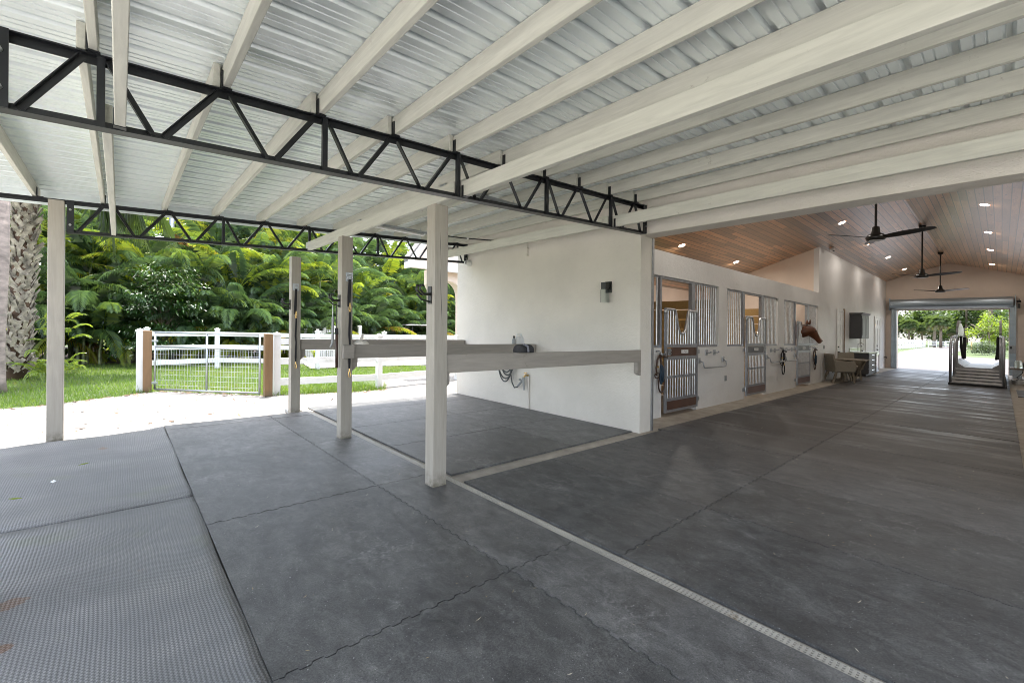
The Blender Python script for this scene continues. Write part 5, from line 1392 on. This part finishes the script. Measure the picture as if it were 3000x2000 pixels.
# hedge of areca palms: four kinds grown, then planted in two rows
protos = []
row = [(-4.6, 22.0), (-2.9, 21.6), (-1.2, 22.1), (0.5, 22.0), (2.2, 21.6), (3.8, 21.3), (5.4, 21.5), (7.2, 22.4), (9.2, 23.4), (11.2, 24.2), (13.4, 24.6), (15.6, 25.0), (17.8, 25.2)]
row2 = [(-3.8, 24.6), (-1.6, 24.9), (0.4, 24.7), (2.6, 24.4), (4.9, 24.2), (7.4, 25.2), (10.0, 26.6), (12.8, 27.2), (15.8, 27.6), (18.8, 27.8)]
for i, (x, y) in enumerate(row):
    lab = 'feathery areca palm in the front row of the hedge, %s from the left' % ORD[i]
    if i < 4: protos.append(areca(lab, (x, y, G), 100 + i, 3.7 + 0.35 * (i % 3), 11, yellow=0.33 if i < 3 else 0.22))
    else:
        o = dup(protos[(i * 3 + 1) % 4], (x, y, G), R.uniform(0, 6.28), lab, R.uniform(0.92, 1.1))
for i, (x, y) in enumerate(row2):
    lab = 'taller areca palm in the back row of the hedge, %s from the left' % ORD[i]
    dup(protos[(i + 2) % 4], (x, y, G), R.uniform(0, 6.28), lab, R.uniform(1.3, 1.5))
low = [(-5.0, 21.2), (-3.6, 21.0), (-2.2, 21.1), (-0.9, 21.2), (2.6, 20.8), (3.6, 20.6), (4.7, 20.6), (5.9, 20.7), (7.6, 21.6), (9.6, 22.4), (11.6, 23.3), (14, 23.7), (16, 24.0)]
lp = []
for i, (x, y) in enumerate(low):
    lab = 'short spreading areca palm at the foot of the hedge, %s from the left' % ORD[i]
    if i < 2: lp.append(areca(lab, (x, y, G), 150 + i, 1.5, 8, 'young palms at the foot of the hedge', 0.05, 0.55))
    else: dup(lp[i % 2], (x, y, G), R.uniform(0, 6.28), lab, R.uniform(0.9, 1.15))
# dense green growth filling the hedge behind the palms
rnd = random.Random(5)
m = MB()
for k in range(13): leafcloud(m, (-7 + k * 2.3, 23.4 + 0.25 * k, 1.6), (1.8, 0.8, 1.9), 1500, 0.26, rnd, 0.2, 0.15, 14)
tag(m.build('undergrowth', 'tree_leaf'), kind='stuff')
for k, (x, y, h, r) in enumerate(((-6.5, 31, 8.5, 3.0), (-1.0, 33, 8.0, 3.2), (8.5, 32, 8.0, 3.2), (14, 32.5, 9, 3.4), (20, 33, 9, 3.6))):
    leafy_tree(x, y, h, r, 40 + k, 'broad green tree standing behind the palm hedge, %s from the left' % ORD[k], n=2600, size=0.34, group='trees behind the hedge', bare=0.2)

# glossy broad leaved shrub in front of the hedge
rnd = random.Random(21)
t = empty('broadleaf_shrub', (1.15, 19.9, G), 'glossy dark green broad leaved shrub in front of the palms, behind the gate post', 'shrub')
m = MB(); br = MB()
for k in range(64):
    a = rnd.uniform(0, 2 * pi); z0 = rnd.uniform(0.05, 3.1); rr = 1.55 * (1 - (z0 / 4.2) ** 2) * rnd.uniform(0.75, 1.05)
    b = Vector((1.15, 19.95, z0 * 0.6)); e = Vector((1.15 + rr * cos(a), 19.95 + rr * 0.85 * sin(a), z0 + 0.35)); md = (b + e) / 2 + Vector((0, 0, 0.3))
    br.tube([b, md, e], [0.02, 0.012, 0.005], 4)
    for q in range(130):
        u = rnd.uniform(0.35, 1.05); p = (md.lerp(e, (u - 0.5) * 2) if u > 0.5 else b.lerp(md, u * 2)) + Vector((rnd.gauss(0, .19), rnd.gauss(0, .19), rnd.gauss(0, .09)))
        d = Vector((cos(a) + rnd.gauss(0, .7), sin(a) + rnd.gauss(0, .7), rnd.gauss(-.35, .3))).normalized(); w = d.cross(Vector((rnd.gauss(0, .35), rnd.gauss(0, .35), 1))).normalized()
        s = rnd.uniform(0.10, 0.19); m.tint = min(1, max(0, rnd.gauss(0.32, .2) + (0.25 if z0 > 2.2 else 0)))
        m.add([p, p + d * s * .45 + w * s * .2, p + d * s - Vector((0, 0, s * .25)), p + d * s * .45 - w * s * .2], [(0, 1, 2), (0, 2, 3)])
m.build('foliage', 'broad_leaf', t); br.build('branch', 'bark_brown', t)

# cabbage palm with old leaf bases, left
rnd = random.Random(31)
t = empty('cabbage_palm', (-1.90, 16.44, G), 'fat palm trunk covered in crossed old leaf bases, left', 'palm')
m = MB(); m.tube([(-1.90, 16.44, G), (-1.84, 16.44, 2.2), (-1.70, 16.44, 6.3)], [0.20, 0.19, 0.19], 14); m.build('trunk', 'boot_core', t, smooth=True)
m = MB(); k = 0; z = 0.02
while z < 6.2:
    a = k * 2.399 + rnd.uniform(-.2, .2); cx = -1.90 + 0.20 * (z / 6.3); c = Vector((cx, 16.44, z)); o_ = Vector((cos(a), sin(a), 0)); sd = Vector((-sin(a), cos(a), 0))
    for sg in (-1, 1):
        p0 = c + o_ * 0.17 + sd * 0.055 * sg; L = rnd.uniform(0.20, 0.36)
        d = (o_ * rnd.uniform(0.15, 0.45) + Vector((0, 0, 0.8)) + sd * (0.40 * -sg + rnd.uniform(-.55, .55))).normalized()
        m.bar(p0, p0 + d * L, rnd.uniform(0.06, 0.10), 0.022, up=o_)
    k += 1; z += 0.025
m.build('leaf_base', 'boot_bark', t)
m = MB()
for k in range(34):
    az = k * 2.399; el = radians(75 - 80 * (k / 34))
    fanleaf(m, (-1.69, 16.44, 6.25), az, el, rnd.uniform(1.2, 1.7), rnd.uniform(0.95, 1.2), rnd, 0.25 + 0.4 * (k > 26) * rnd.random(), 34, 0.8)
for az, el, pt in ((-0.30, -0.25, 2.3), (-0.02, -0.15, 2.7), (0.25, -0.3, 2.5), (-0.6, -0.35, 2.0), (0.1, -0.55, 2.2)):
    fanleaf(m, (-1.60, 16.40, 6.0), az, el, pt, 1.3, rnd, 0.3, 40, 0.9)
m.build('crown', 'fan_leaf', t)
t = empty('royal_palm', (-1.98, 13.72, G), 'smooth pinkish grey palm trunk at the left edge of the photo', 'palm')
m = MB(); m.tube([(-1.98, 13.72, G), (-1.97, 13.72, 0.15), (-1.96, 13.72, 0.8), (-1.93, 13.72, 2.6), (-1.90, 13.72, 6.5)], [0.27, 0.235, 0.21, 0.23, 0.22], 20); m.build('trunk', 'bark_royal', t, smooth=True)
m = MB()
for k in range(9): frond(m, (-1.90, 13.72, 6.5), k * 2.399, radians(60 - k * 6), 2.6, radians(80), 34, 0.55, 0.35, rnd)
m.build('crown', 'palm_leaf', t)
for k, (x, y, lab) in enumerate(((-1.45, 16.1, 'light green feathery fern at the foot of the fat palm trunk'), (-1.1, 17.4, 'light green fern clump right of the fat palm trunk'))):
    t = empty('fern', (x, y, G), lab, 'fern', 'ferns by the palm trunk'); m = MB()
    for q in range(26): frond(m, (x + rnd.uniform(-.1, .1), y + rnd.uniform(-.1, .1), G + rnd.uniform(0, 1.5 if q % 3 == 0 else 0.3)), rnd.uniform(0, 6.28), radians(rnd.uniform(20, 75)), rnd.uniform(0.45, 0.8), radians(95), 18, 0.11, 0.55, rnd, 0.022, 0.1, 0.005)
    m.build('foliage', 'palm_leaf', t)
t = empty('light_pole', (1.62, 24.6, G), 'round grey utility pole rising behind the palm hedge', 'pole')
m = MB(); m.tube([(1.62, 23.2, G), (1.62, 23.2, 8.5)], 0.10, 12); m.build('shaft', 'galvanised', t, smooth=True)

# ------------------------------------------------------------------ grass blades and litter
def edge_y(x):
    for (a, b), (c, d) in zip(edge, edge[1:]):
        if a <= x <= c and c > a: return b + (d - b) * (x - a) / (c - a)
    return 99
def blades(name, n, area, mt, hmin, hmax, ok, seed):
    rnd = random.Random(seed); m = MB(); c = 0
    while c < n:
        x = rnd.uniform(area[0], area[1]); u = rnd.random() ** 1.5; y = area[2] + (area[3] - area[2]) * u
        if not ok(x, y): c += 0.2; continue
        a = rnd.uniform(0, 2 * pi); h = rnd.uniform(hmin, hmax); wv = Vector((cos(a), sin(a), 0)) * 0.0065; l = Vector((rnd.gauss(0, .4), rnd.gauss(0, .4), 1)).normalized() * h
        p = Vector((x, y, G)); m.tint = min(1, max(0, rnd.gauss(0.4, .22) + 0.25 * sin(x * 1.3 + y * .7) * sin(y * .9)))
        m.add([p - wv, p + wv, p + l], [(0, 1, 2)]); c += 1
    return tag(m.build(name, mt), kind='stuff')
def okg(x, y):
    if y < edge_y(x) + (0.0 if R.random() < .8 else -0.15): return False
    if 5.2 < x and y > 16.2 - 0.1 * (x - 5): return False
    if x > 4.9 and y < 13.0: return R.random() < 0.15
    return y < 20.7 - 0.05 * max(0, x)
blades('grass', 62000, (-5.5, 9.0, 10.0, 20.8), 'grass_blade', 0.045, 0.12, okg, 3)
blades('ground_weeds', 900, (-1.5, 5.5, 9.8, 12.8), 'grass_blade', 0.08, 0.26, lambda x, y: abs(y - edge_y(x)) < 0.10, 4)
rnd = random.Random(9); m = MB()
for k in range(1100):
    x = rnd.uniform(-3.5, 6.5); y = rnd.uniform(7.9, 11.8)
    if rnd.random() < 0.55: y = edge_y(x) - abs(rnd.gauss(0, .16))
    if y > edge_y(x) or y < 8.0: continue
    a = rnd.uniform(0, 6.28); s = rnd.uniform(0.008, 0.03) if rnd.random() < .85 else rnd.uniform(.04, .09); d = Vector((cos(a), sin(a), 0)) * s; w = Vector((-sin(a), cos(a), 0)) * min(s * rnd.uniform(0.15, 0.5), .018); p = Vector((x, y, G + 0.016)); m.tint = rnd.random()
    m.add([p - d, p + w, p + d + Vector((0, 0, s * .4)), p - w], [(0, 1, 2, 3)])
tag(m.build('leaf_litter', 'litter'), kind='stuff')
m = MB(); rnd = random.Random(19)
for k in range(420):
    x = rnd.uniform(0.5, 12.0) ; y = rnd.uniform(-0.1, 3.4) if x > 2.5 else rnd.uniform(0.6, 7.7)
    if rnd.random() < 0.3 and x > 2.5: y = rnd.choice([1.65, 3.45]) + rnd.gauss(0, .05)
    if 2.30 < x < 2.50: continue
    a = rnd.uniform(0, 6.28); s = rnd.uniform(0.004, 0.022); d = Vector((cos(a), sin(a), 0)) * s; w = Vector((-sin(a), cos(a), 0)) * rnd.uniform(0.0012, 0.003); p = Vector((x, y, 0.0035)); m.tint = rnd.uniform(0.5, 1)
    m.add([p - d, p + w, p + d + Vector((0, 0, s * .25)), p - w], [(0, 1, 2, 3)])
tag(m.build('straw_bits', 'straw'), kind='stuff')
for k, (x, y, c, lab) in enumerate(((-0.25, 6.0, 'lime_leaf', 'yellow fallen leaf on the far ribbed mat'), (-0.42, 5.5, 'plate_white', 'white scrap lying on the far ribbed mat'), (-0.60, 5.15, 'lime_leaf', 'small yellow leaf near the seam of the ribbed mats'))):
    m = MB(); m.tint = 0.7 if c == 'lime_leaf' else 0; a = 0.6 + k
    pts = [(x + 0.045 * cos(a), y + 0.045 * sin(a)), (x - 0.018 * sin(a), y + 0.018 * cos(a)), (x - 0.045 * cos(a), y - 0.045 * sin(a)), (x + 0.018 * sin(a), y - 0.018 * cos(a))]
    m.prism(pts, (0, 0, 0.034), (1, 0, 0), (0, 1, 0), (0, 0, 1), 0.004); tag(m.build('fallen_leaf' if c != 'plate_white' else 'paper_scrap', c), lab, 'leaf' if c != 'plate_white' else 'scrap')

# ------------------------------------------------------------------ fences and gate
def vpost(mb, x, y, h, s=0.064):
    mb.box(x - s, x + s, y - s, y + s, G, h - 0.05)
    mb.add([(x - s * 1.25, y - s * 1.25, h - 0.05), (x + s * 1.25, y - s * 1.25, h - 0.05), (x + s * 1.25, y + s * 1.25, h - 0.05), (x - s * 1.25, y + s * 1.25, h - 0.05),
            (x - s * 1.25, y - s * 1.25, h - 0.025), (x + s * 1.25, y - s * 1.25, h - 0.025), (x + s * 1.25, y + s * 1.25, h - 0.025), (x - s * 1.25, y + s * 1.25, h - 0.025), (x, y, h + 0.02)],
           [(0, 3, 2, 1), (0, 1, 5, 4), (1, 2, 6, 5), (2, 3, 7, 6), (3, 0, 4, 7), (4, 5, 8), (5, 6, 8), (6, 7, 8), (7, 4, 8)])
def fence(pts, label, rails=((1.07, .14), (0.64, .14), (0.185, .15)), h=1.26):
    t = empty('vinyl_fence', (pts[0][0], pts[0][1], G), label, 'fence', 'white vinyl fences')
    for x, y in pts:
        m = MB(); vpost(m, x, y, h); m.build('post', 'vinyl_white', t)
    for (a, b), (c, d) in zip(pts, pts[1:]):
        u = Vector((c - a, d - b, 0)).normalized() * 0.05
        for z, hh in rails:
            m = MB(); m.bar((a + u.x, b + u.y, z), (c - u.x, d - u.y, z), 0.04, hh); m.build('rail', 'vinyl_white', t)
    return t
fence([(2.57, 10.58), (4.86, 10.42), (7.60, 10.95)], 'white three rail vinyl fence right of the mesh gate, nearest')
fence([(0.62, 17.15), (2.46, 17.65), (5.17, 15.95), (7.79, 16.25), (13.0, 16.6)], 'white three rail vinyl fence farther out, seen through the mesh gate')
for x, y, lab in ((0.46, 12.46, 'square brown timber gate post on the hinge side'), (2.36, 10.40, 'square brown timber gate post on the latch side')):
    m = MB(); m.box(x - 0.075, x + 0.075, y - 0.075, y + 0.075, G, 1.24); tag(m.build('gate_post', 'raw_post', bevel=0.006), lab, 'post', 'brown gate posts')
t = empty('mesh_gate', (0.62, 12.60, G), 'galvanised farm gate with welded wire mesh between brown posts', 'gate')
A = Vector((0.585, 12.36, 0)); B = Vector((2.245, 10.60, 0)); U = (B - A).normalized(); LG = (B - A).length
def gp(u, z): return (A.x + U.x * u, A.y + U.y * u, z)
m = MB(); m.tube([gp(0, -0.04), gp(0, 1.21)], 0.021, 8); m.tube([gp(LG, -0.06), gp(LG, 1.21)], 0.021, 8)
for z in (1.21, -0.035): m.tube([gp(0, z), gp(LG, z)], 0.021, 8)
m.build('frame', 'galvanised', t, smooth=True)
m = MB(); m.tube([gp(0, 0.895), gp(LG, 0.895)], 0.019, 8); m.tube([gp(LG / 2, -0.03), gp(LG / 2, 1.2)], 0.021, 8); m.build('brace', 'galvanised', t, smooth=True)
m = MB()
n = 38
for k in range(1, n): m.tube([gp(LG * k / n, -0.03), gp(LG * k / n, 0.89)], 0.0030, 4, False)
for k in range(8): m.tube([gp(0, 0.06 + k * 0.112), gp(LG, 0.06 + k * 0.112)], 0.0030, 4, False)
m.build('wire_mesh', 'alu_bar', t)
for z in (1.02, 0.10):
    m = MB(); m.bar(gp(-0.16, z), gp(0.05, z), 0.05, 0.04); m.build('hinge', 'galvanised', t)
m = MB(); m.bar(gp(LG - 0.04, 0.93), gp(LG + 0.10, 0.93), 0.03, 0.10); m.build('latch', 'galvanised', t)
t = empty('picket_gate', (6.4, 20, G), 'stacked white picket gates and posts beyond the fence', 'gate')
for k, (x, hh) in enumerate(((5.74, 1.44), (6.25, 1.42), (6.46, 1.40), (6.80, 1.42), (7.17, 1.43))):
    m = MB(); vpost(m, x, 20 + 0.1 * (k % 2), hh); m.build('post', 'vinyl_white', t)
for x0, x1, z1 in ((5.82, 6.17, 1.30), (6.53, 6.74, 1.22), (6.87, 7.10, 1.28)):
    m = MB(); xx = x0
    while xx < x1: m.box(xx, xx + 0.07, 19.99, 20.02, G + 0.1, z1); xx += 0.085
    m.build('picket', 'vinyl_white', t)
m = MB(); vpost(m, 8.36, 20.0, 1.47); tag(m.build('vinyl_post', 'vinyl_white'), 'lone tall white vinyl post in front of the palms', 'post')
m = MB(); vpost(m, 0.34, 12.56, 1.27); tag(m.build('vinyl_post', 'vinyl_white'), 'white vinyl post behind the left brown gate post', 'post')
# golf cart
t = empty('golf_cart', (13.2, 22.4, G), 'golf cart with white roof parked behind the fence', 'golf cart')
x0, x1, y0, y1 = 11.9, 14.3, 21.7, 22.9
m = MB(); m.prism([(x0 + .1, 1.62), (x0, 1.56), (x1 - .2, 1.56), (x1 - .25, 1.64)], (0, y0 - .05, 0), (1, 0, 0), (0, 0, 1), (0, 1, 0), 1.3); m.build('roof', 'white_plastic', t, bevel=0.03)
m = MB()
for xx, dx in ((x0 + .15, .0), (x1 - .35, .12)):
    for yy in (y0, y1): m.tube([(xx + dx, yy, 0.6), (xx, yy, 1.56)], 0.02, 6)
m.build('strut', 'black_metal', t)
m = MB(); m.prism([(x0, .15), (x1, .15), (x1 + .1, .55), (x1 - .3, .78), (x1 - .7, .45), (x0 + .9, .42), (x0 + .8, .62), (x0, .62)], (0, y0, 0), (1, 0, 0), (0, 0, 1), (0, 1, 0), y1 - y0); m.build('body', 'cart_body', t, bevel=0.03)
m = MB(); m.box(x0 + .25, x0 + .85, y0 + .05, y1 - .05, .625, .78); m.box(x0 + .15, x0 + .3, y0 + .05, y1 - .05, .785, 1.15); m.build('seat', 'rubber_black', t, bevel=0.03)
for xx in (x0 + .35, x1 - .35):
    for yy in (y0 - .02, y1 - .16):
        m = MB(); m.tube([(xx, yy, .13), (xx, yy + .18, .13)], .23, 14); m.build('wheel', 'tyre', t)
m = MB(); m.tube([(x1 - .55, y0 + .35, .6), (x1 - .75, y0 + .35, .95)], .015, 6); m.tube([(x1 - .76 + .0 * cos(a), y0 + .35 + .16 * cos(a), .96 + .16 * sin(a) * .7) for a in [2 * pi * q / 14 for q in range(15)]], .014, 6, False); m.build('steering_wheel', 'rubber_black', t)

# ------------------------------------------------------------------ beyond the far doorway
t = empty('board_fence', (88, 10.6, G), 'long white board fence with small gaps beyond the driveway', 'fence')
m = MB()
for k in range(16): vpost(m, 84 + k * 2.8, 10.75, 1.42, 0.07)
for z in (0.12, 0.42, 0.72, 1.02, 1.27): m.box(84, 127, 10.72, 10.78, z - 0.11, z + 0.10)
m.build('board', 'vinyl_white', t)
fence([(128, 10.4), (130.2, 9.3), (132.5, 8.0), (136, 6.2)], 'white rail fence beside the driveway palms, far off', ((1.15, .16), (0.75, .16), (0.35, .16)), 1.4)
def fanpalm(x, y, h, seed, label, scale=1.0):
    rnd = random.Random(seed); t = empty('fan_palm', (x, y, G), label, 'palm', 'fan palms along the driveway')
    m = MB(); m.tube([(x, y, G), (x + .05, y, h * .5), (x, y, h)], [0.26, 0.22, 0.24], 10); m.lathe((x, y, h - 0.9), [(0.25, 0), (0.42, 0.4), (0.45, 0.8), (0.3, 1.0)], 10); m.build('trunk', 'bark_brown', t, smooth=True)
    m = MB()
    for k in range(38): fanleaf(m, (x, y, h), k * 2.399, radians(80 - 125 * k / 38), rnd.uniform(0.9, 1.4), rnd.uniform(1.0, 1.4), rnd, 0.5 if k < 30 else 0.8, 16, 0.7)
    m.build('crown', 'fan_leaf', t); return t
fp = fanpalm(131.8, 9.7, 5.6, 61, 'fan palm with straight brown trunk beside the far drive')
for k, (x, y, s, lab) in enumerate(((123.4, 8.2, 0.95, 'fan palm with grey scaly trunk next to the brown trunked one'), (136, 14.3, 0.9, 'fan palm behind the white board fence, thin trunk'), (140, 12.4, 0.8, 'fan palm leaning slightly behind the driveway palms'),
                               (138, 17.0, 1.0, 'fan palm at the left of the far doorway view'), (146, 11.0, 0.75, 'short fan palm in shade behind the driveway palms'), (150, 8.0, 0.7, 'short fan palm right of the driveway palms'))):
    dup(fp, (x, y, G), k * 1.3, lab, s)
for k, (x, y, h, r) in enumerate(((165, 26, 13, 6), (168, 17, 15, 7), (172, 8, 13, 6.5), (165, 1, 16, 7), (170, -7, 15, 7), (160, -13, 13, 6), (185, 12, 17, 8), (185, -2, 18, 8), (150, 21, 10, 5), (140, -4.5, 10, 4.5), (152, 3.2, 11, 4.5), (158, 12, 10, 5))):
    leafy_tree(x, y, h, r, 80 + k, 'large hazy green tree in the wood beyond the driveway, %s of twelve' % ORD[k], n=3200, size=0.75, group='trees beyond the driveway', bare=0.12, t0=0.42)
for k, (x, y) in enumerate(((138, 1.6), (150, 5.6))):
    t = empty('pine_tree', (x, y, G), 'tall bare pine trunk rising behind the yellow tree' if k == 0 else 'slimmer pine trunk left of the yellow tree', 'tree', 'pines beyond the driveway')
    m = MB(); m.tube([(x, y, G), (x, y, 9), (x, y, 18)], [0.42 - .1 * k, 0.36 - .1 * k, 0.2], 9); m.build('trunk', 'bark_brown', t, smooth=True)
    m = MB(); leafcloud(m, (x, y, 14), (3.5, 3.5, 4), 1200, 0.6, random.Random(k), 0.35, 0.2, 16, 0.15); m.build('crown', 'tree_leaf', t)
leafy_tree(84.5, 1.15, 4.9, 2.15, 201, 'bright yellow green small tree with orange tips beyond the treadmill', 'lime_leaf', 2600, 0.26, None, 0.30, 'flowering_tree', 0.35)
t = empty('flowering_shrub', (73, 0.9, G), 'rounded shrub with pale blue flowers on the grass verge', 'shrub')
m = MB(); leafcloud(m, (73, 0.95, 0.72), (1.6, 1.75, 0.78), 4200, 0.13, random.Random(77), 0.35, 0.2, 40)
rnd = random.Random(78)
for k in range(900):
    a = rnd.uniform(0, 6.28); rr = rnd.random() ** .5; x = 73 + 1.6 * rr * cos(a); y = 0.95 + 1.75 * rr * sin(a); z = 0.72 + 0.86 * sqrt(max(0, 1 - rr * rr)) * rnd.uniform(.75, 1.08); m.tint = rnd.uniform(.75, 1); s = 0.07
    m.add([(x - s, y, z), (x, y - s, z + s * .4), (x + s, y, z), (x, y + s, z + s * .5)], [(0, 1, 2, 3)])
m.build('foliage', 'blue_bloom', t)
m = MB(); m.box(105, 106.5, 2.6, 2.66, 0.3, 0.9); m.tube([(105.7, 2.63, G), (105.7, 2.63, 0.3)], .05, 6); tag(m.build('yard_sign', 'cart_body'), 'small pale sign far off beside the pines', 'sign')
m = MB(); m.tube([(112, 3.55, G), (112, 3.55, 1.3)], 0.09, 8); tag(m.build('marker_post', 'brass'), 'thin orange marker post far beyond the shrub', 'post')
m = MB()
for k in range(7): leafcloud(m, (118 + k * 3, 2.5 - k * 1.0, 0.5), (2.5, 1.6, 0.9), 500, 0.35, random.Random(300 + k), 0.5, 0.2, 10)
tag(m.build('verge_growth', 'tree_leaf'), kind='stuff')

for o in bpy.data.objects:
    if '_o' in o: del o['_o']
